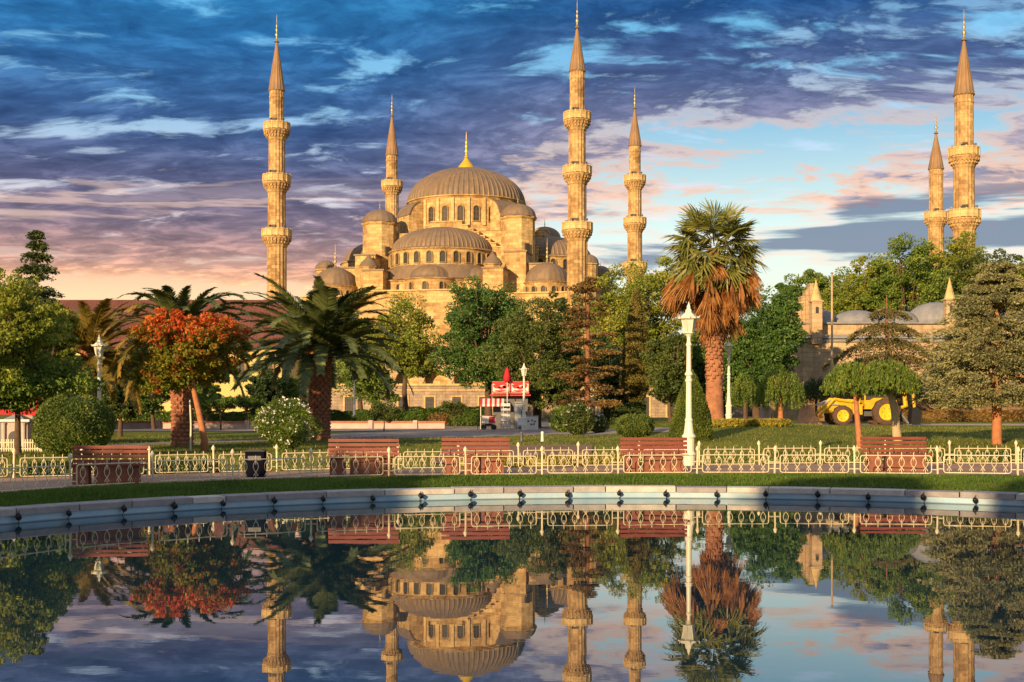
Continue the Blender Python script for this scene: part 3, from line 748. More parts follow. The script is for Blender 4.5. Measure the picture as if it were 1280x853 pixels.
# corner domes
for (u, v) in ((17.5, -19), (-17.5, -19), (17.5, 19), (-17.5, 19)):
    m = MB(); m.lathe([(3.5, H(18)), (3.5, H(21.9))], 32); cornice(m, 3.5, H(22.1), .3, .25, 32); cd = m.build('corner_drum', M['stone'], mosque, (u, v, 0))
    m = MB(); m.smooth = True; m.lathe([(3.7, 0)] + dome_prof(3.45, 3.1, .1, 10), 96, rib=(4, .02)); c2 = m.build('corner_dome', M['lead'], cd, (0, 0, H(22.12)))
    finial(4.0, c2, (0, 0, 3.1), M['bronze'])
    if v < 0:
        for k in range(7):
            a = PI + PI * (k + .5) / 7
            w = link('window', W3[0], cd, (3.52 * math.cos(a), 3.52 * math.sin(a), H(19.9)), a + PI / 2); link('pane', W3[1], w)
# stair turrets at the hall corners
for (u, v) in ((22.6, -9), (-22.6, -9), (22.6, 8)):
    m = MB(); m.lathe([(1.7, H(14)), (1.7, H(25.8)), (1.95, H(25.95)), (1.95, H(26.15)), (1.5, H(26.16))], 12); t2 = m.build('stair_turret', M['stone'], mosque, (u, v, 0))
    m = MB(); m.smooth = True; m.lathe([(1.9, 0)] + dome_prof(1.75, 1.5, .05, 7), 48, rib=(3, .05)); c2 = m.build('turret_cap', M['lead'], t2, (0, 0, H(26.17)))
    finial(1.0, c2, (0, 0, 1.5), M['bronze'])
m = MB(); m.box((19.5, 0, H(21.5)), (6, 20, 5)); m.box((-19.5, 0, H(21.5)), (6, 20, 5)); m.build('side_block', M['stone'], mosque)
m = MB(); m.box((19.5, 0, H(24.15)), (6.6, 20.6, .3)); m.box((-19.5, 0, H(24.15)), (6.6, 20.6, .3)); m.build('side_roof', M['lead'], mosque)
# facade: windows in tiers, arcade at the foot
for (uu, zz) in [(u, z) for z in (10.6,) for u in (-20, -15.5, 12, 16.5, 21)]: add_window(W4, body, (uu, -26.02, H(zz)), 0)
for (uu, zz) in [(u, z) for z in (9.6,) for u in (-8.5, -5.2, -2, 1.2, 4.5)]: add_window(W4, fb_, (uu, -26.52, H(zz)), 0)
arc = link('arcade', None, mosque, (0, -28.6, 0))
m = MB(); m.box((-1, 0, H(9.6)), (46, .7, 1.6)); m.m = 1; m.box((-1, 0, H(10.5)), (46.6, 1.2, .25)); m.m = 2; m.box((-1, 1.0, H(10.8)), (46.4, 2.6, .2)); m.m = 0
wa = 3.7; sp = 4.6
for i in range(10):
    c = -22 + sp * i + .9
    # spandrel wall over each arch
    n = 10; poly = [(c - sp / 2, H(8.8)), (c - sp / 2, H(6.4)), (c - wa / 2, H(6.4))] + [(c - wa / 2 * math.cos(PI * k / n), H(6.4) + wa / 2 * math.sin(PI * k / n)) for k in range(1, n)] + [(c + wa / 2, H(6.4)), (c + sp / 2, H(6.4)), (c + sp / 2, H(8.8))]
    m.prism(list(reversed(poly)), -.3, .3)
m.build('arch_wall', [M['ashlar'], M['trim'], M['lead']], arc)
for i in range(11):
    c = -22 + sp * (i - .5) + .9
    m = MB(); m.lathe([(.34, 0), (.34, .3), (.26, .45), (.24, 5.1), (.30, 5.2), (.42, 5.6), (.42, 5.8)], 10, cap=True); m.build('column', M['trim'], arc, (c, 0, 0))

# ================================================================ MINARETS
def minaret(label, px, D, cone_z, tip_z, balconies, rs, over=.74):
    X = (px - CX) / F * D
    root = thing('minaret', label, 'minaret', (X, D, .6), MT, 'pencil minarets of the mosque')
    zs = []; prof = []
    r0 = rs[0]
    prof += [(r0 * 1.5, 0), (r0 * 1.5, 9), (r0 * 1.12, 13.5)]
    r = r0
    for i, bz in enumerate(balconies):         # bz = top of parapet, lowest first
        prof += [(r, prof[-1][1] + .4), (r * .985, H(bz) - 2.9)]
        r = rs[i + 1]
        prof += [(r, H(bz) - 1.0)]
    prof += [(r, H(cone_z) - 1.2), (r * 1.06, H(cone_z) - 1.15), (r * 1.06, H(cone_z) - .9), (r, H(cone_z) - .85), (r, H(cone_z) - .15), (r * 1.12, H(cone_z) - .05), (r * 1.12, H(cone_z))]
    m = MB()
    # fluted shaft: alternate radii
    m.lathe(prof, 32, rib=(2, -.07)); m.build('shaft', M['stone2'], root)
    for i, bz in enumerate(balconies):
        rr_ = rs[i]; ro = rr_ + over; rt = rs[i + 1]
        z = H(bz); m = MB()
        m.lathe([(rr_ - .05, z - 3.0), (rr_ + .12, z - 2.75), (rr_ + .14, z - 2.6), (rr_ + .3, z - 2.4), (rr_ + .32, z - 2.2), (rr_ + .5, z - 2.0), (rr_ + .52, z - 1.8), (ro, z - 1.55), (ro + .06, z - 1.5), (ro + .06, z - 1.3), (ro - .05, z - 1.28), (rt - .05, z - 1.26)], 32, rib=(2, -.045))
        for k in range(24):
            a = 2 * PI * k / 24
            for (dr, zz, s) in ((.34, -2.15, .16), (.58, -1.78, .17)):
                m.box(((rr_ + dr) * math.cos(a), (rr_ + dr) * math.sin(a), z + zz), (.22, s, .38), a)
        bal = m.build('balcony', M['stone2'], root)
        m = MB()
        for k in range(16):
            a = 2 * PI * k / 16
            m.box((ro * math.cos(a), ro * math.sin(a), z - .63), (.16, .2, 1.3), a)
            a += PI / 16
            cr = ro * math.cos(PI / 16) - .02; wv = 2 * ro * math.sin(PI / 16)
            m.box((cr * math.cos(a), cr * math.sin(a), z - .72), (.09, wv * .92, .95), a)
            m.box((cr * math.cos(a), cr * math.sin(a), z - .14), (.2, wv * .98, .13), a)
        m.build('parapet', M['trim'], bal)
        m = MB(); m.box((-rt * .0, -rt - .02, z - .35), (.7, .12, 1.75)); m.build('balcony_door', M['glass'], bal)
        m = MB()      # loudspeakers hung on the railing posts
        for a in (R(250), R(335), R(170)):
            m.lathe([(.05, 0), (.09, .15), (.24, .42), (.0, .36)], 8, (0, 0, 0)) if False else m.box(((rt + .25) * math.cos(a), (rt + .25) * math.sin(a), z + .35), (.35, .3, .28), a)
        m.build('loudspeaker', M['darkgrey'], bal)
    m = MB(); rc = r * 1.12; hc = tip_z - 4.2 - cone_z
    m.lathe([(rc, 0), (rc * .97, .15), (rc * .62, hc * .42), (rc * .30, hc * .76), (.13, hc)], 32, rib=(2, .05)); sp_ = m.build('spire', M['spire'], root, (0, 0, H(cone_z)))
    finial(4.4, sp_, (0, 0, hc - .2), M['bronze'])
    return root
BZ = [30.6, 39.2, 47.4]
minaret('tall minaret with three balconies at the left front corner of the mosque', 346, 202, 52.4, 64.5, BZ, [1.58, 1.43, 1.32, 1.14])
minaret('tallest minaret with three balconies, right of the main dome in front', 721.5, 195, 53.6, 64.6, BZ, [1.58, 1.43, 1.32, 1.14])
minaret('slim minaret rising behind the left side of the main dome', 490, 253, 52.4, 64.6, BZ, [1.58, 1.43, 1.32, 1.14])
minaret('farther minaret right of the mosque, between the tallest one and the fan palm', 793.5, 247, 53.0, 64.6, BZ, [1.58, 1.43, 1.32, 1.14])
minaret('big two-balcony minaret at the far right above the trees', 1205, 180, 46.3, 58.4, [30.2, 38.9], [1.56, 1.44, 1.28], .64)
minaret('smaller minaret standing just left of the big one at far right', 1170, 240, 47.2, 58.3, [30.2, 39.2], [1.56, 1.44, 1.28], .64)
# ================================================================ VEGETATION
def quads_mesh(name, V, mat, parent=None, loc=(0, 0, 0), extra=None, trans_uv=None):
    """V: (n,4,3) leaf quads; extra: an MB whose faces are joined in"""
    n = len(V); v = V.reshape(-1, 3)
    idx = np.arange(n * 4, dtype=np.int32); ls = np.arange(0, n * 4, 4, dtype=np.int32)
    if extra is not None and extra.v:
        ev = np.array(extra.v, float); fl = []; st = []; o = n * 4; k = n * 4
        for f in extra.f: st.append(k); fl += [q + o for q in f]; k += len(f)
        v = np.concatenate([v, ev]); idx = np.r_[idx, np.array(fl, dtype=np.int32)]; ls = np.r_[ls, np.array(st, dtype=np.int32)]
    me = bpy.data.meshes.new(name)
    me.vertices.add(len(v)); me.vertices.foreach_set('co', v.astype(np.float32).ravel())
    me.loops.add(len(idx)); me.loops.foreach_set('vertex_index', idx.astype(np.int32))
    me.polygons.add(len(ls)); me.polygons.foreach_set('loop_start', ls.astype(np.int32))
    me.update(calc_edges=True); me.validate()
    for mm in (mat if isinstance(mat, (list, tuple)) else [mat]): me.materials.append(mm)
    return link(name, me, parent, loc)
def unit(a): return a / np.maximum(np.linalg.norm(a, axis=-1, keepdims=True), 1e-9)
def leafquads(rng, P, size, aspect=.5, D=None, spread=1.0, fold=.0):
    """diamond leaves at P; D = preferred long-axis direction"""
    n = len(P); r = rng.normal(size=(n, 3))
    t = unit(r) if D is None else unit(D + spread * r)
    b = unit(np.cross(t, rng.normal(size=(n, 3))))
    s = size * rng.uniform(.6, 1.35, (n, 1))
    return np.stack([P - t * s * .5, P + b * s * aspect * .5, P + t * s * .5, P - b * s * aspect * .5], 1)
def clumped(rng, n, blobs, nc, cr, low=.0, inner=.45):
    """blobs: (x,y,z,rx,ry,rz). leaves sit on many small clumps spread through each blob"""
    w = np.array([b[3] * b[4] * b[5] for b in blobs]) ** .7; w /= w.sum(); out = []; dirs = []
    for b, f in zip(blobs, w):
        k = max(4, int(nc * f)); m = int(n * f)
        d = unit(rng.normal(size=(k, 3))); d[:, 2] = np.where(d[:, 2] < -.3, -d[:, 2] * .7, d[:, 2]) if low else d[:, 2]
        rad = rng.uniform(inner, 1.0, (k, 1)) ** .6
        c = np.array(b[:3]) + d * rad * np.array(b[3:6]) * rng.uniform(.85, 1.12, (k, 1))
        ci = rng.integers(0, k, m)
        rr_ = cr * np.mean(b[3:6]) * rng.uniform(.6, 1.3, k)[ci][:, None]
        e = unit(rng.normal(size=(m, 3))); p = c[ci] + e * rr_ * rng.uniform(.3, 1, (m, 1)) ** .5 * np.array([1.15, 1.15, .75])
        out.append(p); dirs.append(e * .6 + d[ci] * .5)
    return np.concatenate(out), np.concatenate(dirs)
def limbs(m, base, top, r, targets, rng, seg=8):
    base = Vector(base); top = Vector(top); mid = (base + top) / 2 + Vector((rng.uniform(-.12, .12), rng.uniform(-.12, .12), 0)) * (top - base).length * .4
    pts = [base + Vector((0, 0, -.15)), base + Vector((0, 0, .12)), base.lerp(mid, .5), mid, mid.lerp(top, .5), top]
    m.tube(pts, [r * 1.5, r * 1.12, r, r * .9, r * .8, r * .65], seg)
    for t in targets:
        t = Vector(t); s0 = mid.lerp(top, rng.uniform(.35, 1)); k = s0.lerp(t, .5) + Vector((0, 0, -(t - s0).length * .08))
        m.tube([s0, k, t], [r * .5, r * .32, r * .08], 5)
SEED = [100]
def tree(name, label, cat, base, cz, blobs, mat, n, leaf, tr=.2, bark='bark', nc=90, cr=.2, aspect=.5, group=None, lean=(0, 0), low=0, inner=.45, spread=1.0, top=None, droop=0):
    """blobs relative to (base.x, base.y) horizontally, z relative to crown centre height cz (above base)"""
    SEED[0] += 1; rng = np.random.default_rng(SEED[0])
    root = thing(name, label, cat, base, 0, group)
    B = [(b[0] + lean[0], b[1] + lean[1], cz + b[2], b[3], b[4], b[5]) for b in blobs]
    P, D = clumped(rng, int(n * 2.1), B, int(nc * 1.9), cr * 1.9, low, inner * .4)
    if droop: D = D * .3 + np.array([0, 0, -droop])
    q = leafquads(rng, P, leaf, aspect, D, spread)
    quads_mesh('crown', q, mat, root)
    m = MB(); m.smooth = True
    tg = []
    for b in B:
        for k in range(5):
            a = rng.uniform(0, 6.28); tg.append((b[0] + b[3] * .7 * math.cos(a), b[1] + b[4] * .7 * math.sin(a), b[2] + b[5] * rng.uniform(-.2, .6)))
    t0 = top or (lean[0] * .8, lean[1] * .8, cz - max(b[5] for b in blobs) * .45)
    limbs(m, (0, 0, 0), t0, tr, tg, rng); m.build('trunk', M[bark], root)
    return root
def blobset(rng, R_, H_, k=6, s=.55):
    """uneven crown: a central mass with shoulders"""
    o = [(0, 0, 0, R_ * .72, R_ * .72, H_ * .78)]
    for i in range(k):
        a = 2 * PI * i / k + rng.uniform(-.4, .4); h = rng.uniform(-.55, .62)
        q = math.sqrt(max(0, 1 - h * h)) * .62
        o.append((R_ * q * math.cos(a), R_ * q * math.sin(a), H_ * h, R_ * s * rng.uniform(.7, 1.05), R_ * s * rng.uniform(.7, 1.05), H_ * s * rng.uniform(.6, .9)))
    return o
LM = {}
LM['oak'] = leafmat('deep_green_leaves', [(0.039, 0.089, 0.021), (0.075, 0.160, 0.030), (0.160, 0.255, 0.046)], .25, .35)
LM['mid'] = leafmat('mid_green_leaves', [(0.083, 0.140, 0.027), (0.164, 0.258, 0.043), (0.329, 0.399, 0.070)], .35, .35)
LM['yel'] = leafmat('yellow_green_leaves', [(0.096, 0.156, 0.024), (0.255, 0.312, 0.043), (0.508, 0.469, 0.077)], .4, .4)
LM['olive'] = leafmat('olive_green_leaves', [(.045, .075, .018), (.10, .14, .03), (.20, .23, .055)], .3, .5)
LM['dark'] = leafmat('dark_leaves', [(0.025, 0.055, 0.018), (0.054, 0.095, 0.027), (0.106, 0.149, 0.043)], .2, .5)
LM['red'] = leafmat('red_young_leaves', [(0.330, 0.053, 0.018), (0.720, 0.127, 0.030), (0.750, 0.284, 0.044)], .4, .8)
LM['mixed'] = leafmat('yellow_green_and_red_leaves', [(.06, .09, .012), (.20, .24, .025), (.42, .36, .04)], .4, 1.1, dry=(.45, .12, .025))
LM['weep'] = leafmat('weeping_leaves', [(0.059, 0.101, 0.018), (0.144, 0.220, 0.030), (0.270, 0.338, 0.059)], .35, .8)
LM['spruce'] = leafmat('blue_green_needles', [(0.114, 0.130, 0.057), (0.244, 0.244, 0.106), (0.390, 0.357, 0.163)], .15, .9)
LM['conif'] = leafmat('dark_conifer_needles', [(0.031, 0.060, 0.021), (0.075, 0.106, 0.034), (0.139, 0.160, 0.046)], .15, .8)
LM['brownpine'] = leafmat('brownish_pine_needles', [(0.085, 0.056, 0.022), (0.188, 0.122, 0.037), (0.319, 0.188, 0.056)], .2, .5)
LM['cypress'] = leafmat('brownish_cypress_sprays', [(0.100, 0.090, 0.024), (0.200, 0.170, 0.040), (0.300, 0.240, 0.060)], .15, .6)
LM['cedar'] = leafmat('cedar_needles', [(0.056, 0.066, 0.022), (0.140, 0.131, 0.041), (0.244, 0.188, 0.066)], .2, .7)
LM['box'] = leafmat('boxwood_leaves', [(0.048, 0.085, 0.019), (0.112, 0.169, 0.030), (0.244, 0.281, 0.056)], .25, 1.5)
LM['hedge'] = leafmat('hedge_leaves', [(0.035, 0.079, 0.014), (0.088, 0.158, 0.021), (0.158, 0.227, 0.035)], .25, 1.0)
LM['cone'] = leafmat('clipped_thuja_leaves', [(0.044, 0.079, 0.010), (0.105, 0.149, 0.021), (0.193, 0.227, 0.035)], .2, 1.2)
LM['palm'] = leafmat('date_palm_leaflets', [(.07, .10, .035), (.16, .20, .065), (.30, .32, .12)], .3, .5, rough=.4)
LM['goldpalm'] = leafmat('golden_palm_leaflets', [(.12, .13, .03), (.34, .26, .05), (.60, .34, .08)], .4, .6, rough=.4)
LM['fan'] = leafmat('fan_palm_segments', [(0.088, 0.114, 0.025), (0.193, 0.210, 0.044), (0.350, 0.315, 0.088)], .3, .6, rough=.4)
LM['deadfan'] = leafmat('dead_fan_leaves', [(.10, .04, .018), (.38, .16, .05), (.62, .34, .12)], .3, 2.2)
LM['flower'] = plain('white_petals', (.82, .80, .74), .6, var=.05)
LM['yflower'] = leafmat('yellow_blooms', [(0.200, 0.176, 0.024), (0.400, 0.336, 0.040), (0.480, 0.400, 0.080)], .3, 2)
LM['grass'] = leafmat('grass_blades', [(.05, .11, .012), (.10, .18, .02), (.18, .26, .035)], .35, .6)
LM['lawngrass'] = leafmat('lawn_grass_blades', [(0.075, 0.105, 0.018), (0.165, 0.195, 0.030), (0.300, 0.285, 0.053)], .3, .3)

# ---- broadleaf trees
rg = np.random.default_rng(11)
def T(name, label, cat, px, D, ytop, ybot, wpx, mat, n, leaf, tr=.22, bark='bark', nc=90, cr=.2, k=6, group=None, asp=.5, lean=(0, 0), s=.55, inner=.45):
    """crown measured on the photo: centre column px, rows ytop..ybot, width wpx"""
    base = at(px, D); sc = D / F; zc = CAMZ + (HY - (ytop + ybot) / 2) * sc - base.z
    R_, H_ = wpx / 2 * sc * 1.13, (ybot - ytop) / 2 * sc * 1.13
    return tree(name, label, cat, base, zc, blobset(rg, R_, H_, k, s), LM[mat], n, leaf, tr, bark, nc, cr, asp, group, lean, 0, inner)
T('broadleaf_tree', 'big yellow-green tree cut by the left edge of the view', 'tree', -8, 44, 330, 500, 160, 'yel', 30000, .13, .16, nc=220, cr=.15, k=11, s=.5)
T('broadleaf_tree', 'yellow-green tree between the left edge and the golden date palm', 'tree', 54, 54, 372, 500, 74, 'yel', 20000, .13, .12, nc=150, cr=.15, k=9, s=.5)
T('broadleaf_tree', 'low green tree under the taller yellow-green one, above the red stall', 'tree', 22, 45.5, 428, 520, 150, 'mid', 14000, .14, .12, nc=90)
T('round_tree', 'large round dark green tree in front of the mosque', 'tree', 611, 106, 346, 500, 116, 'oak', 26000, .24, .3, nc=200, cr=.14, k=9)
T('olive_tree', 'grey-green olive tree with dark trunk just behind the kiosk lamp', 'tree', 672, 95.5, 368, 518, 104, 'olive', 22000, .19, .26, nc=170, cr=.15, k=8)
T('broadleaf_tree', 'light green tree right of the thick date palm, before the mosque wall', 'tree', 509, 112, 362, 484, 84, 'yel', 14000, .24, .25, nc=120, cr=.16)
T('broadleaf_tree', 'shadowy tree behind the thick date palm', 'tree', 452, 118, 400, 505, 84, 'mid', 12000, .26, .25, nc=90)
T('broadleaf_tree', 'tall green tree left of the fan palm, below the farther minaret', 'tree', 802, 128, 318, 505, 118, 'yel', 24000, .28, .3, nc=170, cr=.14, k=9)
T('broadleaf_tree', 'smaller light green tree between the cypress and the cone hedge', 'tree', 838, 92, 414, 512, 56, 'olive', 10000, .2, .14, nc=80)
T('broadleaf_tree', 'dark green tree right behind the fan palm', 'tree', 946, 96, 350, 502, 100, 'oak', 22000, .23, .28, nc=160, cr=.15, k=8)
for px, D, yt, yb, w, mt, lb in ((992, 140, 352, 420, 40, 'oak', 'narrow green tree just left of the stepped chimney wall'), (1034, 150, 338, 440, 92, 'mid', 'green tree behind the flagpole'), (1084, 145, 316, 440, 104, 'yel', 'sunlit tree behind the drooping cedar'),
        (1134, 142, 300, 440, 108, 'mid', 'tall green tree left of the far right minarets'), (1180, 146, 298, 430, 84, 'yel', 'tallest treetop, right below the two far right minarets'), (1232, 140, 305, 430, 84, 'olive', 'green treetop right of the big far right minaret'), (1285, 138, 300, 430, 90, 'yel', 'yellowish treetop at the right edge of the view')):
    T('background_tree', lb, 'tree', px, D, yt, yb, w, mt, 16000, .30, .3, nc=120, cr=.16, k=7, group='trees behind the stone building')
for px, D, yt, yb, w, mt, lb in ((160, 96, 430, 520, 56, 'dark', 'dark tree behind the lamp post near the round bush'), (192, 90, 452, 522, 52, 'mid', 'leafy tree left of the palm trunk under the red-leaved tree'), (150, 72, 470, 530, 50, 'olive', 'low olive-green tree right of the round bush'),
        (330, 100, 455, 520, 44, 'dark', 'dark tree left of the thick date palm trunk'), (258, 92, 478, 520, 34, 'mid', 'small tree behind the leaning orange trunk'), (62, 84, 400, 500, 60, 'oak', 'green tree behind the plain grey pole'), (355, 104, 470, 516, 50, 'mid', 'tree behind the white flowering oleander')):
    T('park_tree', lb, 'tree', px, D, yt, yb, w, mt, 9000, .2, .14, nc=80, cr=.18, group='trees in the left part of the park')

for px, D, yt, yb, w, mt, lb in ((876, 112, 410, 522, 60, 'mid', 'leafy tree behind the cone hedge'), (908, 116, 430, 522, 60, 'oak', 'dark tree behind the fan palm trunk'), (962, 118, 425, 520, 66, 'dark', 'dark tree behind the taller weeping tree'), (765, 112, 425, 520, 60, 'dark', 'dark tree behind the brownish pine trunk'), (706, 120, 410, 515, 60, 'oak', 'dark tree between the olive tree and the brownish pine')):
    T('park_tree', lb, 'tree', px, D, yt, yb, w, mt, 11000, .24, .2, nc=90, cr=.18, group='trees in the middle of the park')

# flat umbrella topiaries
for px, D, yt, yb, w, lb in ((276, 88, 497, 511, 44, 'flat clipped umbrella tree before the yellow wall, left of the pair'), (308, 92, 495, 509, 40, 'flat clipped umbrella tree next to the white oleander')):
    T('umbrella_topiary', lb, 'tree', px, D, yt, yb, w, 'hedge', 4000, .13, .07, nc=60, cr=.2, group='flat clipped topiary trees', inner=.7)
for px, D, yt, yb, w, lb in ((480, 84, 500, 527, 36, 'small round-headed tree right of the small distant lamp post'), (568, 96, 500, 519, 30, 'small dark-leaved sapling in front of the mosque garden wall')):
    T('young_tree', lb, 'tree', px, D, yt, yb, w, 'olive', 2200, .13, .04, nc=40, cr=.2)
# ---- weeping small trees
def weeping(px, D, yt, yb, w, mat, bark, tr, lb, n=9000, leanx=0, seed=0):
    rng = np.random.default_rng(900 + seed); base = at(px, D); sc = D / F
    root = thing('weeping_tree', lb, 'tree', base, 0, 'small round-topped trees of the right lawn')
    ztop = CAMZ + (HY - yt) * sc - base.z; zb = CAMZ + (HY - yb) * sc - base.z; R_ = w / 2 * sc
    st = 260; P = []; D_ = []
    for i in range(st):
        a = rng.uniform(0, 2 * PI); r = R_ * math.sqrt(rng.uniform(.02, 1)) ; zz = zb + (ztop - zb) * math.sqrt(max(0.05, 1 - (r / R_) ** 2 * .85)) * rng.uniform(.86, 1.02)
        L = (zz - zb) * rng.uniform(.55, 1.08); m = int(n / st); t = rng.uniform(0, 1, m)
        P.append(np.stack([leanx + r * math.cos(a) * (1 + .12 * t) + rng.normal(0, .035, m), r * math.sin(a) * (1 + .12 * t) + rng.normal(0, .035, m), zz - t * L], 1))
    P = np.concatenate(P); D_ = np.tile([0, 0, -1.], (len(P), 1))
    quads_mesh('crown', leafquads(rng, P, .12, .38, D_, .45), LM[mat], root)
    m = MB(); m.smooth = True
    limbs(m, (0, 0, 0), (leanx * .8, 0, zb + (ztop - zb) * .4), tr, [(leanx + R_ * .6 * math.cos(k), R_ * .6 * math.sin(k), zb + (ztop - zb) * .7) for k in range(6)], rng)
    m.build('trunk', M[bark], root)
weeping(932, 76, 466, 508, 46, 'weep', 'bark', .13, 'weeping small tree just right of the slender lamp post', 7000, seed=1)
weeping(976, 73, 457, 510, 58, 'weep', 'orangebark', .15, 'taller weeping small tree left of the yellow loader', 10000, seed=2)
weeping(1020, 88, 470, 504, 40, 'dark', 'bark', .10, 'dark dense small tree behind the loader bucket', 7000, seed=3)
weeping(1075, 46.5, 450, 494, 72, 'weep', 'orangebark', .11, 'umbrella-shaped tree on a straight orange trunk in front of the loader', 12000, seed=4, leanx=-.25)
weeping(1122, 50, 448, 493, 76, 'weep', 'palebark', .17, 'umbrella-shaped tree on a pale leaning trunk behind the rightmost bench', 14000, seed=5, leanx=-.45)

# ---- conifers with tiers
def conifer(name, label, px, D, ytop, ybot, wbot, mat, bark, tr, tiers, droop=.15, n=9000, needle=.16, profile=None, nb=9, seed=0, gap=0.0, thick=.10, lean=0.0):
    rng = np.random.default_rng(700 + seed); base = at(px, D); sc = D / F
    root = thing(name, label, 'tree', base)
    ztop = CAMZ + (HY - ytop) * sc - base.z; zb = CAMZ + (HY - ybot) * sc - base.z; Rb = wbot / 2 * sc
    prof = profile or (lambda f: 1 - f ** 1.0)
    m = MB(); m.smooth = True
    m.tube([(0, 0, -.1), (lean * .3, 0, ztop * .3), (lean * .7, 0, ztop * .7), (lean, 0, ztop * .985)], [tr * 1.3, tr, tr * .6, .03], 8)
    Ps = []; Ds = []
    tot = sum(prof(i / tiers) + .05 for i in range(tiers))
    for i in range(tiers):
        f = i / tiers; z = zb + (ztop - zb) * (f + rng.uniform(-.3, .3) / tiers); R_ = Rb * prof(f) * rng.uniform(.85, 1.1) + .08
        cx_ = lean * z / ztop
        nbr = nb if gap == 0 else max(4, int(nb * (1 - gap)))
        a0 = rng.uniform(0, 6.28)
        for k in range(nbr):
            a = a0 + 2 * PI * k / nbr + rng.uniform(-.25, .25); L = R_ * rng.uniform(.7, 1.12); up = rng.uniform(-.02, .12)
            q = int(n * (prof(f) + .05) / tot / nbr) + 4
            t = rng.uniform(.08, 1, q) ** .75
            hx = cx_ + L * t * math.cos(a); hy = L * t * math.sin(a); hz = z + L * (up * t - droop * t * t * 1.6)
            wdt = .18 * L * np.sin(np.clip(t, 0, 1) * PI * .85 + .2) + .04
            off = rng.normal(0, 1, q) * wdt
            hx = hx - off * math.sin(a); hy = hy + off * math.cos(a); hz = hz + rng.normal(0, thick, q) * (.5 + .5 * L / max(Rb, .1)) - np.abs(off) * .2
            Ps.append(np.stack([hx, hy, hz], 1)); Ds.append(np.stack([np.cos(a + off / max(L, .2)), np.sin(a + off / max(L, .2)), np.full(q, -droop)], 1))
            m.tube([(cx_, 0, z), (cx_ + L * .5 * math.cos(a), L * .5 * math.sin(a), z + L * (up * .5 - droop * .4)), (cx_ + L * .92 * math.cos(a), L * .92 * math.sin(a), z + L * (up * .92 - droop * 1.36))], [tr * .28 * (1 - f * .6), tr * .18 * (1 - f * .6), .01], 4)
    P = np.concatenate(Ps); Dv = np.concatenate(Ds)
    quads_mesh('crown', leafquads(rng, P, needle, .34, Dv, .55), LM[mat], root)
    m.build('trunk', M[bark], root)
    return root
def puff_conifer(name, label, px, D, ytop, ybot, wbot, mat, bark, tr, n, leaf, prof, nclump, cs, flat=.45, droop=.25, seed=0, inner=.35, aspect=.45, lean=0.0):
    """conifer whose foliage hangs in many flattened pads on level branches"""
    rng = np.random.default_rng(1700 + seed); base = at(px, D); sc = D / F
    root = thing(name, label, 'tree', base)
    ztop = CAMZ + (HY - ytop) * sc - base.z; zb = CAMZ + (HY - ybot) * sc - base.z; Rb = wbot / 2 * sc
    f = np.sort(rng.uniform(0, 1, nclump) ** 1.15); pr = np.array([prof(q) for q in f]) * Rb
    levels = max(6, int((ztop - zb) / (cs * .95))); f = (np.floor(f * levels) + rng.uniform(.2, .8, nclump)) / levels
    a = rng.uniform(0, 2 * PI, nclump); rr_ = pr * (inner + (1 - inner) * rng.uniform(0, 1, nclump) ** .6) * rng.uniform(.85, 1.12, nclump)
    C = np.stack([lean * f + rr_ * np.cos(a), rr_ * np.sin(a), zb + (ztop - zb) * f - droop * rr_ * .6], 1)
    ci = rng.integers(0, nclump, n); s_ = cs * (0.35 + .65 * np.minimum(1, pr / Rb + .15)) * rng.uniform(.7, 1.3, nclump)
    e = unit(rng.normal(size=(n, 3))); rad_ = s_[ci][:, None] * rng.uniform(.25, 1, (n, 1)) ** .6
    out = np.stack([np.cos(a[ci]), np.sin(a[ci]), np.zeros(n)], 1)
    off = e * rad_ * np.array([1, 1, flat]); along = (off * out).sum(1)
    P = C[ci] + off + out * along[:, None] * .5; P[:, 2] -= droop * np.maximum(0, along) * .9
    Dv = out * .9 + e * .5 + np.array([0, 0, -droop])
    quads_mesh('crown', leafquads(rng, P, leaf, aspect, Dv, .5), LM[mat], root)
    m = MB(); m.smooth = True
    m.tube([(0, 0, -.15), (0, 0, .1), (lean * .3, 0, ztop * .4), (lean * .7, 0, ztop * .75), (lean, 0, ztop * .985)], [tr * 1.5, tr * 1.15, tr, tr * .5, .03], 9)
    for i in rng.choice(nclump, min(nclump, 80), replace=False):
        m.tube([(lean * f[i], 0, C[i][2] + droop * rr_[i] * .5), tuple(C[i] * .5 + np.array([lean * f[i], 0, C[i][2] + droop * rr_[i] * .5]) * .5), tuple(C[i])], [tr * .22, tr * .15, .01], 4)
    m.build('trunk', M[bark], root)
    return root
puff_conifer('spruce_tree', 'pointed dark spruce rising above the big yellow-green tree', 46, 76, 286, 480, 120, 'conif', 'bark', .2, 22000, .2, lambda f: max(.03, (1 - f) ** 1.05), 260, .66, .42, .3, 1)
puff_conifer('pine_tree', 'thin brownish pine with sparse level branches, before the tallest minaret', 734, 92, 346, 508, 92, 'brownpine', 'pinebark', .2, 10000, .22, lambda f: .28 + .62 * (1 - f) ** .8, 84, .62, .34, .05, 2, .12, lean=.1)
conifer('cedar_tree', 'dark cedar with broad drooping branches in front of the stone building', 1110, 90, 368, 476, 176, 'cedar', 'pinebark', .24, 6, .30, 20000, .22, lambda f: (.28, .62, .95, 1.0, .62, .34)[::-1][min(5, int(f * 6))], 9, 3, thick=.10, lean=-.1)
puff_conifer('pine_tree', 'big grey-green pine with dense crown on an orange trunk at the right edge', 1246, 50, 326, 497, 170, 'spruce', 'orangebark', .17, 95000, .115, lambda f: min(1, 1.2 * (1 - f) ** .55) * (1 if f > .06 else .8), 560, .40, .5, .3, 4, .25)
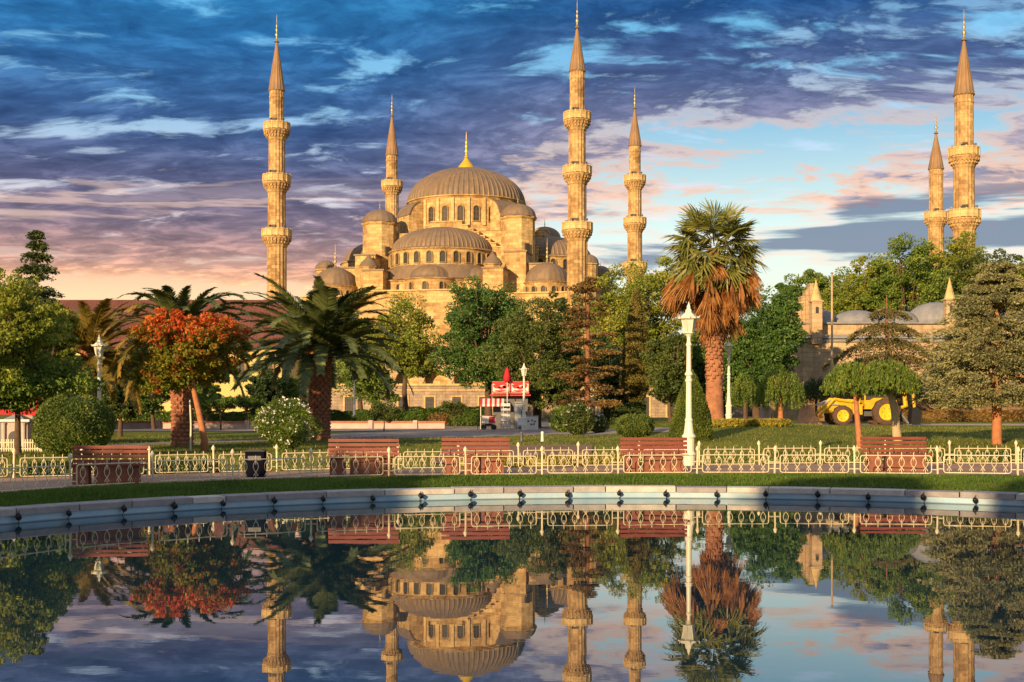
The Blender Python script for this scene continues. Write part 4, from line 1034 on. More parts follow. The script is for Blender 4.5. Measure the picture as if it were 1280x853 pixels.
# ---- cypress, cone, bushes, hedges: clipped shapes
def surf_points(rng, n, fn):
    """fn(u,v)->(x,y,z) for arrays u in 0..1 (around), v in 0..1 (bottom..top)"""
    u = rng.uniform(0, 1, n); v = rng.uniform(0, 1, n); p = fn(u, v)
    return p
def shrub(name, label, cat, base, rprof, h, mat, n, leaf, group=None, sx=1, sy=1, lump=.06, stem=None, flowers=None, z0=0.0, depth=.12, aspect=.5):
    SEED[0] += 1; rng = np.random.default_rng(SEED[0])
    root = thing(name, label, cat, base, 0, group)
    zz = np.linspace(0, 1, 40); rr2 = np.array([rprof(q) for q in zz])
    w = rr2 + .02; cdf = np.cumsum(w) / w.sum()
    v = np.interp(rng.uniform(0, 1, n), np.r_[0, cdf], np.r_[0, zz]); a = rng.uniform(0, 2 * PI, n)
    r = np.interp(v, zz, rr2)
    ph = rng.uniform(0, 6.28, 6)
    lum = 1 + lump * (np.sin(3 * a + ph[0] + 5 * v) + np.sin(5 * a + ph[1] - 7 * v) + .7 * np.sin(9 * a + ph[2] + 13 * v)) / 2
    dd = 1 - depth * rng.uniform(0, 1, n) ** 2 * 1.5 + rng.exponential(.015, n)
    # points near a flat top spread inward
    P = np.stack([sx * r * lum * dd * np.cos(a), sy * r * lum * dd * np.sin(a), z0 + v * h * (1 + .03 * np.sin(4 * a + ph[3])) + rng.normal(0, .012, n)], 1)
    Dv = np.stack([np.cos(a), np.sin(a), (v - .3) * 1.2], 1)
    core = MB()
    core.lathe([(max(.005, rprof(q) * (.86 if depth < .3 else .5)), z0 + .02 + q * h * .95) for q in np.linspace(0, 1, 14)], 18, sx=sx, sy=sy, cap=True)
    quads_mesh('foliage', leafquads(rng, P, leaf, aspect, Dv, .9), LM[mat], root, extra=core)
    if flowers:
        k = flowers; ii = rng.integers(0, n, k); c = P[ii] * 1.03
        pc = np.repeat(c, 7, 0) + rng.normal(0, .035, (k * 7, 3))
        f = quads_mesh('blossoms', leafquads(rng, pc, .07, .9), LM['flower'], root); f['kind'] = 'stuff'
    m = MB(); m.tube([(0, 0, -.1), (0, 0, z0 + h * .3)], [.06, .04], 6); m.build('stem', M['bark'], root)
    return root
rnd_ball = lambda R_, flat=1.0: (lambda v: R_ * math.sqrt(max(0.0, 1 - (2 * v - 1) ** 2 * flat)))
shrub('round_bush', 'big round clipped bush in front of the leftmost white lamp post', 'bush', at(92, 43), lambda v: 1.27 * max(0.0, 1 - abs(2 * v - 1) ** 2.5) ** .5, 2.12, 'box', 22000, .085)
shrub('round_bush', 'small low round bush behind the bright red bench', 'bush', at(793, 62), lambda v: .92 * max(0.0, 1 - abs(2 * v - 1) ** 2.5) ** .5, 1.15, 'box', 8000, .09)
shrub('cone_hedge', 'tall clipped cone hedge behind the nearest white lamp post', 'topiary', at(864, 54), lambda v: .92 * (1 - v ** 1.6) ** .8 * (1 if v > .06 else .93), 3.0, 'cone', 22000, .07, depth=.06, lump=.03)
shrub('cypress_tree', 'brownish columnar cypress left of the cone hedge', 'tree', at(795, 98), lambda v: 1.15 * min(1, (v + .02) * 5) ** .5 * max(0, 1 - v ** 3) ** .8 * (1 - .25 * v), 8.8, 'cypress', 24000, .22, z0=1.4, lump=.14, depth=.3, aspect=.3)
shrub('oleander_bush', 'loose oleander bush covered in white blossoms left of the thick palm trunk', 'bush', at(357, 50), lambda v: 1.22 * max(0.0, min(1, .22 + v * 1.8)) * max(0, 1 - max(0, v - .35) ** 2 * 2.2) ** .5, 2.0, 'weep', 11000, .13, flowers=230, lump=.22, depth=.6, aspect=.3)
shrub('flowering_shrub', 'tall shrub dotted with white flowers below the brownish pine', 'bush', at(722, 74), lambda v: .85 * max(0.0, 1 - abs(2 * v - 1) ** 2.2) ** .5, 1.9, 'olive', 6000, .13, flowers=60, lump=.25, depth=.6)
shrub('flowering_shrub', 'lower rounded shrub with a few pale flowers beside the kiosk olive tree', 'bush', at(706, 82), lambda v: 1.0 * max(0.0, 1 - abs(2 * v - 1) ** 2.2) ** .5, 1.7, 'mid', 6000, .13, flowers=25, lump=.25, depth=.6)
shrub('flowering_shrub', 'small shrub trailing white flowers near the dark clipped hedge', 'bush', at(748, 76), lambda v: .55 * max(0.0, 1 - abs(2 * v - 1) ** 2.2) ** .5, 1.1, 'olive', 3000, .12, flowers=50, lump=.3, depth=.6)
# clipped hedges (boxes with rounded edges)
def hedge(label, pts, w, h, mat, n, leaf, group=None, name='clipped_hedge', z0=0, flowers=None):
    SEED[0] += 1; rng = np.random.default_rng(SEED[0])
    p = np.array(pts, float); d = np.r_[0, np.cumsum(np.hypot(*np.diff(p, axis=0).T))]; Lt = d[-1]
    root = thing(name, label, 'hedge', (p[0, 0], p[0, 1], G(*p[0])), 0, group)
    s = rng.uniform(0, Lt, n); X = np.interp(s, d, p[:, 0]); Y = np.interp(s, d, p[:, 1])
    ds = .05; TX = np.interp(s + ds, d, p[:, 0]) - np.interp(s - ds, d, p[:, 0]); TY = np.interp(s + ds, d, p[:, 1]) - np.interp(s - ds, d, p[:, 1])
    tn = np.hypot(TX, TY) + 1e-9; NX, NY = -TY / tn, TX / tn
    q = rng.uniform(0, 1, n); per = 2 * h + w; t = q * per
    off = np.where(t < h, -w / 2, np.where(t < h + w, t - h - w / 2, w / 2)); zz = np.where(t < h, t, np.where(t < h + w, h, per - t))
    e = 1 + .06 * np.sin(s * 2.1) + .04 * np.sin(s * 5.3 + 1)
    jit = rng.normal(0, .025, (n, 3))
    gzv = gz(X, Y)
    P = np.stack([X + NX * off * e, Y + NY * off * e, gzv + z0 + zz * e], 1) + jit - np.array(root.location)
    Dv = np.stack([NX * off, NY * off, zz - h * .5], 1)
    core = MB()
    for i in range(len(p) - 1):
        a, b = Vector(p[i]), Vector(p[i + 1]); c = (a + b) / 2; L = (b - a).length
        core.box((c.x - root.location.x, c.y - root.location.y, G(c.x, c.y) + z0 + h * .46 - root.location.z), (L, w * .88, h * .9), math.atan2((b - a).y, (b - a).x))
    quads_mesh('foliage', leafquads(rng, P, leaf, .5, Dv, .9), LM[mat], root, extra=core)
    return root
def hp(l, D=None): return [((px - CX) / F * D_, D_) for px, D_ in l]
hedge('long clipped hedge in front of the yellow wall, behind the low wall at left', hp([(160, 104), (250, 106), (332, 107)]), 1.6, 1.15, 'hedge', 14000, .16)
hedge('long clipped hedge before the garden wall, right of the thick date palm', hp([(400, 108), (470, 110), (520, 110)]), 1.8, 1.2, 'hedge', 12000, .16)
hedge('higher clipped hedge row before the garden wall near the kiosk', hp([(505, 120), (560, 121), (605, 121)]), 3.0, 1.5, 'hedge', 12000, .17)
for i, (px, w, lb) in enumerate(((455, 26, 'rounded hedge block just right of the distant lamp post'), (487, 26, 'rounded hedge block under the small round-headed tree'), (520, 26, 'rounded hedge block left of the bronze-leaved one'), (580, 40, 'wide rounded hedge block left of the kiosk'))):
    shrub('hedge_block', lb, 'hedge', at(px, 103), (lambda R_: lambda v: R_ * max(0.0, 1 - max(0, v - .2) ** 3 * 1.9) ** .5)(w / 2 * 103 / F * 1.1), 1.15, 'hedge', 4500, .15, 'rounded hedge blocks', lump=.04)
shrub('hedge_block', 'bronze-leaved rounded shrub among the green hedge blocks', 'hedge', at(550, 103), lambda v: 1.1 * max(0.0, 1 - max(0, v - .2) ** 3 * 1.9) ** .5, 1.1, 'brownpine', 3500, .15, 'rounded hedge blocks')
hedge('dark clipped hedge beside the round bush behind the bright red bench', hp([(752, 96), (806, 96)]), 2.0, 1.45, 'dark', 9000, .16)
fh = [(x_, y_ + .5) for x_, y_ in far]
hedge('low dark boxwood edging along the lawn fence at left', fh[2:6], .45, .32, 'box', 9000, .06)
hedge('low dark boxwood edging along the lawn fence at right', fh[16:20], .45, .34, 'box', 8000, .06)
hedge('yellow-flowered low edging behind the bright red bench', fh[9:13], .5, .30, 'yflower', 4500, .06)
hedge('low ochre ground plants by the fan palm foot', [(9.4, 62.0), (11.5, 62.4), (13.4, 62.6)], 1.6, .28, 'yflower', 4500, .11, name='flower_bed')

# ---- date palms
def frond_mesh(L, droop, mat, nl, ll, rng, up=.9):
    """one arching feather leaf along +x, starting upward"""
    n = 14; pts = []
    x_, z_ = 0, 0; ang = up
    for i in range(n + 1):
        pts.append(Vector((x_, 0, z_))); x_ += L / n * math.cos(ang); z_ += L / n * math.sin(ang); ang -= droop / n * (.5 + 1.0 * i / n)
    m = MB(); m.tube(pts, [.035 * (1 - .85 * i / n) for i in range(n + 1)], 4, False)
    A = np.array([tuple(p) for p in pts]); s = np.linspace(.12, .99, nl); idx = s * n
    i0 = np.clip(idx.astype(int), 0, n - 1); fr_ = idx - i0
    P = A[i0] * (1 - fr_[:, None]) + A[i0 + 1] * fr_[:, None]; Tn = unit(A[i0 + 1] - A[i0])
    Q = []
    for sg in (-1, 1):
        l = ll * np.sin(np.clip(.25 + s * .85, 0, 1) * PI * .93)[:, None] ** .6 * rng.uniform(.85, 1.1, (nl, 1))
        side = np.array([0, sg, 0.])
        nrm = np.cross(Tn, side) * sg * -1
        d = unit(side * .75 + Tn * .75 + np.array([0, 0, .22]) + rng.normal(0, .07, (nl, 3)))
        e = P + d * l + np.array([0, 0, -1.]) * l * .22
        w = Tn * .040 * (1 + L / 5)
        Q.append(np.stack([P - w, P + w, e + w * .15, e - w * .15], 1))
    return quads_mesh('frond', np.concatenate(Q), mat, extra=m)
def date_palm(label, px, D, yc, L, nf, tr, mat, seed, stubs=True, tw=1.0, gold=None, spread=(1.25, -.35), gdir=(3.6, .55, .25, 1)):
    rng = np.random.default_rng(500 + seed); base = at(px, D); sc = D / F
    root = thing('date_palm', label, 'palm tree', base, 0, 'date palms')
    zc = CAMZ + (HY - yc) * sc - base.z
    m = MB(); m.smooth = False
    m.lathe([(tr * 1.12, -.1), (tr * 1.0, .4), (tr * .92, zc * .35), (tr, zc * .6), (tr * 1.12, zc * .82), (tr * .8, zc)], 20, cap=True)
    # cut leaf bases spiralling round the trunk
    m.m = 1; k = 0; z_ = .15
    while z_ < zc * .98:
        for j in range(11):
            a = 2 * PI * (j + .5 * (k % 2)) / 11 + rng.uniform(-.06, .06); r = tr * (.98 + .12 * (z_ / zc)); big = 1 if z_ > zc * .38 else .6
            Tm = Matrix.Translation((r * math.cos(a), r * math.sin(a), z_)) @ Matrix.Rotation(a, 4, 'Z') @ Matrix.Rotation(R(52), 4, 'Y')
            m.box((0, 0, 0), (.24 * tw * big, .22 * tw, .11), mat=Tm, taper=.75)
        z_ += .175 * tw; k += 1
    m.build('trunk', [M['palmbark'], M['stub']], root)
    kinds = [frond_mesh(L * s, d, LM[mat], 104, L * .145, rng, up) for (s, d, up) in ((1.0, 1.6, .95), (.95, 2.0, 1.05), (1.03, 1.35, .85), (.95, 1.1, .85))]
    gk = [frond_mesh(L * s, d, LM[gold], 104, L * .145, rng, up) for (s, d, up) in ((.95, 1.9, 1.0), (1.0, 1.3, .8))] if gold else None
    for i in range(nf):
        a = i * 2.39996 + rng.uniform(-.15, .15); f = (i + .5) / nf
        el = spread[0] + (spread[1] - spread[0]) * f ** 1.1       # young fronds upright, old ones hanging
        src = kinds[int(rng.integers(0, 4))]
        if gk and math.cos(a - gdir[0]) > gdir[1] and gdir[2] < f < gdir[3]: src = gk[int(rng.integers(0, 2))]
        o = src.copy(); COL.objects.link(o); o.parent = root
        o.location = (tr * .35 * math.cos(a), tr * .35 * math.sin(a), zc - .2 - f * .5)
        o.rotation_mode = 'XYZ'; o.rotation_euler = (rng.uniform(-.25, .25), .85 - el, a)
        sc_ = rng.uniform(.88, 1.08) * (.82 if f < .12 else 1); o.scale = (sc_,) * 3
    for o in kinds + (gk or []): bpy.data.objects.remove(o)
    return root
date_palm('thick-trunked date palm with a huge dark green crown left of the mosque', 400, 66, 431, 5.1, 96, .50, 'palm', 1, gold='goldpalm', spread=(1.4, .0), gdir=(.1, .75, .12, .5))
date_palm('date palm whose fronds show above the red-leaved tree', 228, 55.8, 409, 3.7, 70, .43, 'palm', 2, gold='goldpalm')
date_palm('golden-fronded date palm behind the leftmost white lamp post', 112, 62, 432, 4.0, 64, .36, 'goldpalm', 3)

# ---- fan palm
def fan_mesh(r, mat, rng, droop=.3, dead=False, petiole=.8):
    m = MB(); m.tube([(0, 0, 0), (petiole * .5, 0, .06), (petiole, 0, 0)], [.03, .022, .015], 4, False)
    k = 26; Q = []
    for i in range(k):
        a = (i / (k - 1) - .5) * (4.2 if not dead else 1.0)
        d = np.array([math.cos(a), math.sin(a), 0]); s = np.array([-math.sin(a), math.cos(a), 0]); c = np.array([petiole, 0, 0.])
        l = r * (1 - .12 * abs(a) / 2.1) * rng.uniform(.85, 1.08)
        p1 = c + d * l * .55 + np.array([0, 0, -.04 - droop * .12 * l]); p2 = c + d * l + np.array([0, 0, -droop * l * (.55 if not dead else .3) * rng.uniform(.5, 1.6)])
        w1 = l * .55 * 4.2 / k * (.50 if not dead else .20) * rng.uniform(.7, 1.1); zz = np.array([0, 0, .035 * (1 if i % 2 else -1)])
        Q.append([c, c + d * .02, p1 + s * w1 + zz, p1 - s * w1 - zz]); Q.append([p1 - s * w1 - zz, p1 + s * w1 + zz, p2 + s * .012, p2 - s * .012])
    return quads_mesh('fan_leaf' if not dead else 'dead_fan_leaf', np.array(Q), mat, extra=m)
rng = np.random.default_rng(77)
D = 66; base = at(893, D); fp = thing('fan_palm', 'shaggy fan palm with a skirt of dead orange leaves, tallest plant on the right lawn', 'palm tree', base)
zc = CAMZ + (HY - 311) * D / F - base.z
m = MB(); m.smooth = True
m.lathe([(.58, -.1), (.50, .3), (.44, 1.5), (.42, 3.0), (.38, 5), (.36, zc)], 18, cap=True)
z_ = .2; k = 0
while z_ < zc * .72:
    low_ = z_ < 2.4
    for j in range(9):
        a = 2 * PI * (j + .5 * (k % 2)) / 9 + rng.uniform(-.15, .15)
        if low_ and rng.uniform() < .55: continue
        Tm = Matrix.Translation((.41 * math.cos(a), .41 * math.sin(a), z_ + rng.uniform(-.05, .05))) @ Matrix.Rotation(a + rng.uniform(-.5, .5), 4, 'Z') @ Matrix.Rotation(R(30 if low_ else 58), 4, 'Y')
        m.box((0, 0, 0), (.12 if low_ else .34, .16, .05), mat=Tm, taper=.6)
    z_ += .2; k += 1
m.build('trunk', M['palmbark2'], fp)
fk = [fan_mesh(1.15, LM['fan'], rng, d_, False, p_) for d_, p_ in ((.3, 1.15), (.7, 1.5), (1.0, 1.5))]
dk = [fan_mesh(1.45, LM['deadfan'], rng, d_, True, p_) for d_, p_ in ((.2, .8), (.5, 1.0), (.1, .6))]
for i in range(72):
    f = i / 72; a = i * 2.39996 + rng.uniform(-.25, .25); el = 1.2 - 2.0 * f ** .65
    o = fk[min(2, int(f * 3))].copy(); COL.objects.link(o); o.parent = fp
    o.location = (.2 * math.cos(a), .2 * math.sin(a), zc + .1 + .5 * (1 - f) - .7 * f); o.rotation_euler = (rng.uniform(-.8, .8), -el, a); o.scale = (rng.uniform(.82, 1.1),) * 3
nd = 99
for i in range(nd):
    f = i / nd; a = i * 2.39996 + rng.uniform(-.35, .35); el = -1.05 - .45 * min(1, f * 1.5) + rng.uniform(-.1, .15)
    z_ = zc - .1 - f * 3.0; o = dk[i % 3].copy(); COL.objects.link(o); o.parent = fp
    rr_ = .22 + 1.45 * max(0, 1 - (f * 1.15) ** 1.6) * rng.uniform(.5, 1.1)
    o.location = (rr_ * math.cos(a), rr_ * math.sin(a), z_); o.rotation_euler = (rng.uniform(-1.1, 1.1), -max(el, -1.5), a)
    s_ = 1.1 * rng.uniform(.8, 1.2) * (1 if f < .7 else .78); o.scale = (s_, s_ * .8, s_)
for o in fk + dk: bpy.data.objects.remove(o)

# ---- red-leaved tree
D = 48; base = at(256, D); SEED[0] += 1; rng = np.random.default_rng(321)
rt = thing('red_leaved_tree', 'round-headed tree with fiery red leaves on top and a leaning orange trunk', 'tree', base)
ox = (238 - 256) / F * D; zc = CAMZ + (HY - 440) * D / F - base.z
bl = blobset(np.random.default_rng(5), 2.3, 1.75, 11, .5); B = [(b[0] + ox, b[1], b[2] + zc, *b[3:]) for b in bl]
P, Dv = clumped(rng, 48000, B, 420, .27, 0, .25)
up_ = (P[:, 2] - zc) / 1.6 + rng.normal(0, .26, len(P)) - .10 * np.abs(P[:, 0] - ox)
q = leafquads(rng, P, .13, .5, Dv, 1.0)
g1 = quads_mesh('crown', q, [LM['red'], LM['mixed']], rt)
g1.data.polygons.foreach_set('material_index', (up_ < .34).astype(np.int32)); g1.data.update()
m = MB(); m.smooth = True
m.tube([(0, 0, -.1), (-.02, 0, .5), (-.22, 0, 1.5), (-.42, 0, 2.35), (-.5, 0, 3.0)], [.17, .13, .115, .10, .08], 8)
m.tube([(-.42, 0, 2.3), (-.75, 0, 2.62), (-1.2, .1, 3.2)], [.09, .07, .03], 6)
for k in range(9): m.tube([(-.5, 0, 2.9), (ox + .7 * math.cos(k), .7 * math.sin(k), 3.4), (ox + 1.4 * math.cos(k), 1.4 * math.sin(k), zc + .5 * math.sin(k * 3))], [.06, .04, .01], 5)
m.build('trunk', M['orangebark'], rt)
p = at(238, 49); t_ = thing('support_stake', 'thin white stake beside the leaning orange trunk', 'stake', p); m = MB(); m.tube([(0, 0, -.1), (.02, 0, 1.0), (-.02, 0, 2.0)], [.035, .03, .03], 6); m.build('stake', M['white'], t_)

# ---- grass
def grass_patch(name, X, Y, h, mat, seed, w=.012, hv=.5):
    rng = np.random.default_rng(seed); n = len(X); Z = gz(X, Y)
    a = rng.uniform(0, 2 * PI, n); hh = h * rng.uniform(1 - hv, 1 + hv, n); lean = rng.normal(0, .35, (n, 2)) * hh[:, None]
    b = np.stack([X, Y, Z - .005], 1); s = np.stack([np.cos(a) * w, np.sin(a) * w, np.zeros(n)], 1)
    t = b + np.stack([lean[:, 0], lean[:, 1], hh], 1)
    o = quads_mesh(name, np.stack([b - s, b + s, t + s * .2, t - s * .2], 1), mat); o['kind'] = 'stuff'; return o
rng = np.random.default_rng(8)
n = 90000; a = rng.uniform(.12 * PI, .93 * PI, n); r0_ = PR + .36
# between the coping and the near fence
nf_ = np.array(near); th = np.arctan2(nf_[:, 1] - PC.y, nf_[:, 0] - PC.x); rf = np.hypot(nf_[:, 1] - PC.y, nf_[:, 0] - PC.x); o_ = np.argsort(th)
rfa = np.interp(a, th[o_], rf[o_]); r = r0_ + (rfa - .02 - r0_) * rng.uniform(0, 1, n)
grass_patch('grass', PC.x + r * np.cos(a), PC.y + r * np.sin(a), .055, LM['grass'], 21, .009)
n = 70000; Y = 31 + 44 * rng.uniform(0, 1, n) ** 1.3; X = rng.uniform(-.47, .47, n) * Y * 1.02
fa = np.array(far); keep = Y > np.interp(X, fa[:, 0], fa[:, 1]) + .4
keep &= ~((X > -2.55) & (X < 3.1 + (Y - 48) * .06) & (Y < 57)) & (gz(X, Y) > 0)
pa = np.array(gp([(-60, 568), (130, 558.6), (200, 555), (330, 551), (400, 546), (500, 543.5), (600, 542), (700, 540), (780, 539.6), (850, 540)]))
pyc = np.interp(X, pa[:, 0], pa[:, 1]); pw = np.interp(X, [-20, -9, -5, 0, 8], [2.2, 2.2, 7.5, 9, 5])
keep &= ~((np.abs(Y - pyc) < pw) & (X < 8.5))
keep &= ~((X > 14) & (Y > 74.5))
grass_patch('lawn_grass', X[keep], Y[keep], .075, LM['lawngrass'], 22, .016)
# ================================================================ BUILDINGS
# long building with red tiled roof, far left
def tilemat():
    m, t = material('red_roof_tiles')
    ob = t.add('ShaderNodeTexCoord').outputs['Object']
    sx_, sy_, sz_ = t.add('ShaderNodeSeparateXYZ', None, Vector=ob).outputs
    w = t.m('SINE', t.m('MULTIPLY', sx_, 14.0))
    c = t.ramp(t.noise(ob, .35, 7, .65), [(.3, (.12, .05, .04)), (.7, (.20, .08, .06))])
    b = t.add('ShaderNodeBsdfPrincipled', None, Base_Color=c, Roughness=.85, Specular_IOR_Level=.2)
    bp = t.add('ShaderNodeBump', None, Strength=.35, Distance=.05, Height=w); t.l.new(bp.outputs[0], b.inputs['Normal'])
    finish(t, b.outputs[0]); return m
D = 172; x0, x1 = (40 - CX) / F * D, (352 - CX) / F * D; gb = G(x0, D); Lb = x1 - x0
hs = thing('long_building', 'long yellow building with a high red tiled roof left of the mosque', 'building', ((x0 + x1) / 2, D + 8, gb))
zt = CAMZ + (HY - 375) * (D + 8) / F - gb; ze = CAMZ + (HY - 434) * D / F - gb
m = MB(); m.box((0, 0, ze / 2), (Lb, 16, ze)); wl = m.build('wall', M['yellowwall'], hs)
m = MB(); hl, ov = Lb / 2 + .8, 8.9
m.quad([(-hl, -ov, ze - .15), (hl, -ov, ze - .15), (hl - 1, 0, zt), (-hl + 1, 0, zt)]); m.quad([(hl, ov, ze - .15), (-hl, ov, ze - .15), (-hl + 1, 0, zt), (hl - 1, 0, zt)])
m.quad([(hl, -ov, ze - .15), (hl, ov, ze - .15), (hl - 1, 0, zt)], [(0, 0)] * 3); m.quad([(-hl, ov, ze - .15), (-hl, -ov, ze - .15), (-hl + 1, 0, zt)], [(0, 0)] * 3); m.quad([(-hl, -ov, ze - .16), (-hl, ov, ze - .16), (hl, ov, ze - .16), (hl, -ov, ze - .16)])
m.build('roof', tilemat(), hs)
for k in range(9):
    xx = -Lb / 2 + Lb * (k + .5) / 9; add_window(W4, wl, (xx, -8.02, 5.4), 0)
# red tent roof & low pavilion at left behind trees
D = 88; p = at(84, D)
pv = thing('garden_pavilion', 'small grey pavilion with a dark opening behind the plain pole', 'building', p)
m = MB(); m.box((0, 0, 1.7), (5.0, 4, 3.4)); w_ = m.build('wall', M['wallstone'], pv); m = MB(); m.box((0, 0, 3.5), (5.6, 4.6, .22)); m.build('roof', M['leadblue'], pv)
m = MB(); m.box((.4, -2.02, 1.2), (1.4, .06, 2.2)); m.build('door', M['black'], pv)

# outer precinct wall of the mosque with rectangular windows
D = 150; xa, xb = (402 - CX) / F * D, (1010 - CX) / F * D; gb = G(xa, D); Lw = xb - xa
pw_ = thing('garden_wall', 'long pinkish stone precinct wall with rectangular grated windows before the mosque', 'wall', (xa, D, gb))
m = MB(); hw = 4.2; m.box((Lw / 2, 0, hw / 2), (Lw, .8, hw)); m.m = 1; m.box((Lw / 2, 0, hw + .12), (Lw + .3, 1.25, .24)); m.box((Lw / 2, -.05, hw - .5), (Lw + .05, .86, .14)); m.build('wall', [M['wallstone'], M['trim']], pw_)
px = 437
while px < 1000:
    xx = (px - CX) / F * D - xa
    m = MB()
    for (cx_, cz_, sx_, sz_) in ((-.6, 1.75, .18, 2.3), (.6, 1.75, .18, 2.3), (0, 2.98, 1.38, .18), (0, .55, 1.5, .16)): m.box((xx + cx_, -.43, cz_), (sx_, .14, sz_))
    w_ = m.build('window', M['trim'], pw_)
    m = MB(); m.box((xx, -.405, 1.75), (1.02, .02, 2.26)); m.build('pane', M['glass'], w_)
    m = MB()
    for j in range(3): m.box((xx - .3 + .3 * j, -.44, 1.75), (.035, .03, 2.2))
    for j in range(5): m.box((xx, -.44, .9 + .45 * j), (1.0, .03, .035))
    m.build('grate', M['darkgrey'], w_); px += 33.5

# old stone building on the right: cornice, lead domes, chimneys
D = 106; sc = D / F; xa, xb = (984 - CX) / F * D, (1420 - CX) / F * D; gb = G(24, D); Lw = xb - xa
def zy(y, d=D): return CAMZ + (HY - y) * d / F - gb
ob_ = thing('stone_building', 'low old stone building with grey lead domes and pointed chimneys on the right', 'building', (xa, D, gb))
m = MB(); zc_ = zy(423); m.box((Lw / 2, 6, zc_ / 2), (Lw, 12, zc_)); m.build('wall', M['ashlar'], ob_)
m = MB(); m.box((Lw / 2, 6, zc_ + .12), (Lw + .7, 12.7, .3)); m.box((Lw / 2, 6, zc_ - .2), (Lw + .35, 12.35, .2)); m.build('cornice', M['leadblue'], ob_)
m = MB(); m.box((Lw / 2 + .5, 6.6, zc_ + .75), (Lw - 1, 11, 1.0)); m.build('parapet', M['ashlar'], ob_)
m = MB(); m.box((Lw / 2 + .5, 6.6, zc_ + 1.32), (Lw - .4, 11.6, .12)); m.build('flat_roof', M['leadblue'], ob_)
for (px, r, h, yb_) in ((1013, 2.2, 1.5, 1.25), (1070, 2.3, 1.2, 1.25), (1118, 2.3, 1.2, 1.25), (1168, 2.5, 1.9, 1.25), (1222, 2.5, 1.9, 1.25), (1275, 2.5, 1.9, 1.25)):
    xx = (px - CX) / F * (D + 5) - xa
    m = MB(); m.smooth = True; m.lathe([(r + .2, 0), (r + .2, .15)] + dome_prof(r, h, .15, 8), 48, rib=(4, .012)); m.build('dome', M['leadblue'], ob_, (xx, 5, zc_ + yb_ + .1))
for (px, y0_, y1_, dy, w) in ((1020, 378, 430, -.1, .85), (1187, 376, 416, 1.0, .82), (1236, 380, 416, 5, .8)):
    dd = D + dy; xx = (px - CX) / F * dd - xa; z0_, z1_ = CAMZ + (HY - y1_) * dd / F - gb, CAMZ + (HY - y0_) * dd / F - gb
    m = MB(); m.box((0, 0, (z0_ + z1_) / 2), (w, w, z1_ - z0_)); m.box((0, 0, z1_ + .06), (w + .18, w + .18, .12)); ch = m.build('chimney', M['ashlar'], ob_, (xx, dy, 0))
    m = MB(); m.lathe([(w * .62, 0), (w * .52, .1), (w * .03, 1.75)], 8, phase=PI / 8); m.build('chimney_cap', M['trim'], ch, (0, 0, z1_ + .12))
    m = MB(); m.prism(arch_pts(.26, .55), -w / 2 - .02, -w / 2 + .03); m.build('smoke_opening', M['glass'], ch, (0, 0, z1_ - .95))
# stepped gable wall running back behind the first chimney
m = MB()
for i in range(7):
    zt_ = zc_ + 1.0 + (i + 1) * .50; m.box((.45 + i * .29, 2.8 - i * .25, (zc_ + zt_) / 2), (.30, 1.2, zt_ - zc_)); m.box((.45 + i * .29, 2.8 - i * .25, zt_ + .05), (.36, 1.3, .1))
m.build('stepped_gable', M['ashlar'], ob_)
# rough terrace wall at its foot
m = MB()
rt_ = thing('rubble_wall', 'rough brown rubble terrace wall below the stone building, behind the loader', 'wall', ((1090 - CX) / F * 97, 97, G(27, 97)))
Lr = (1420 - 1010) / F * 97
m.box((Lr / 2 - 5, 0, 1.1), (Lr, 1.2, 2.2), 0)
rw = m.build('wall', M['rubble'], rt_)
rr = random.Random(12); m = MB()
for i in range(150):
    xx = rr.uniform(-5, Lr - 5); zz = rr.uniform(0, 2.2); s_ = rr.uniform(.15, .42)
    Tm = Matrix.Translation((xx, -.6, zz)) @ Matrix.Rotation(rr.uniform(-.4, .4), 4, 'Y') @ Matrix.Rotation(rr.uniform(-.3, .3), 4, 'Z')
    m.box((0, 0, 0), (s_ * 1.7, .35, s_), mat=Tm, taper=.8)
m.build('facing_stones', M['rubble'], rw)
hedge('ragged weeds growing along the foot of the rubble wall', [((1120 - CX) / F * 94, 94), ((1300 - CX) / F * 94, 94)], 1.4, .8, 'brownpine', 5000, .22, name='wild_shrubs')

# low wall with terracotta coping at left
D = 92
for (pa_, pb_, lb) in ((143, 332, 'low pinkish wall with terracotta coping behind the two palm trunks, left'), (408, 556, 'low pinkish wall with terracotta coping below the hedge blocks')):
    xa, xb = (pa_ - CX) / F * D, (pb_ - CX) / F * D; gb = G(xa, D); t_ = thing('low_wall', lb, 'wall', (xa, D, gb)); L_ = xb - xa
    m = MB(); m.box((L_ / 2, 0, .2), (L_, .5, .46)); m.build('wall', M['pinkwall'], t_)
    m = MB(); m.box((L_ / 2, 0, .50), (L_ + .1, .62, .14)); m.build('coping', M['terracotta'], t_)
    m = MB()
    for k in range(int(L_ / 3.2) + 1): m.box((k * 3.2, -.08, .3), (.3, .62, .66))
    m.build('pier_row', M['pinkwall'], t_)

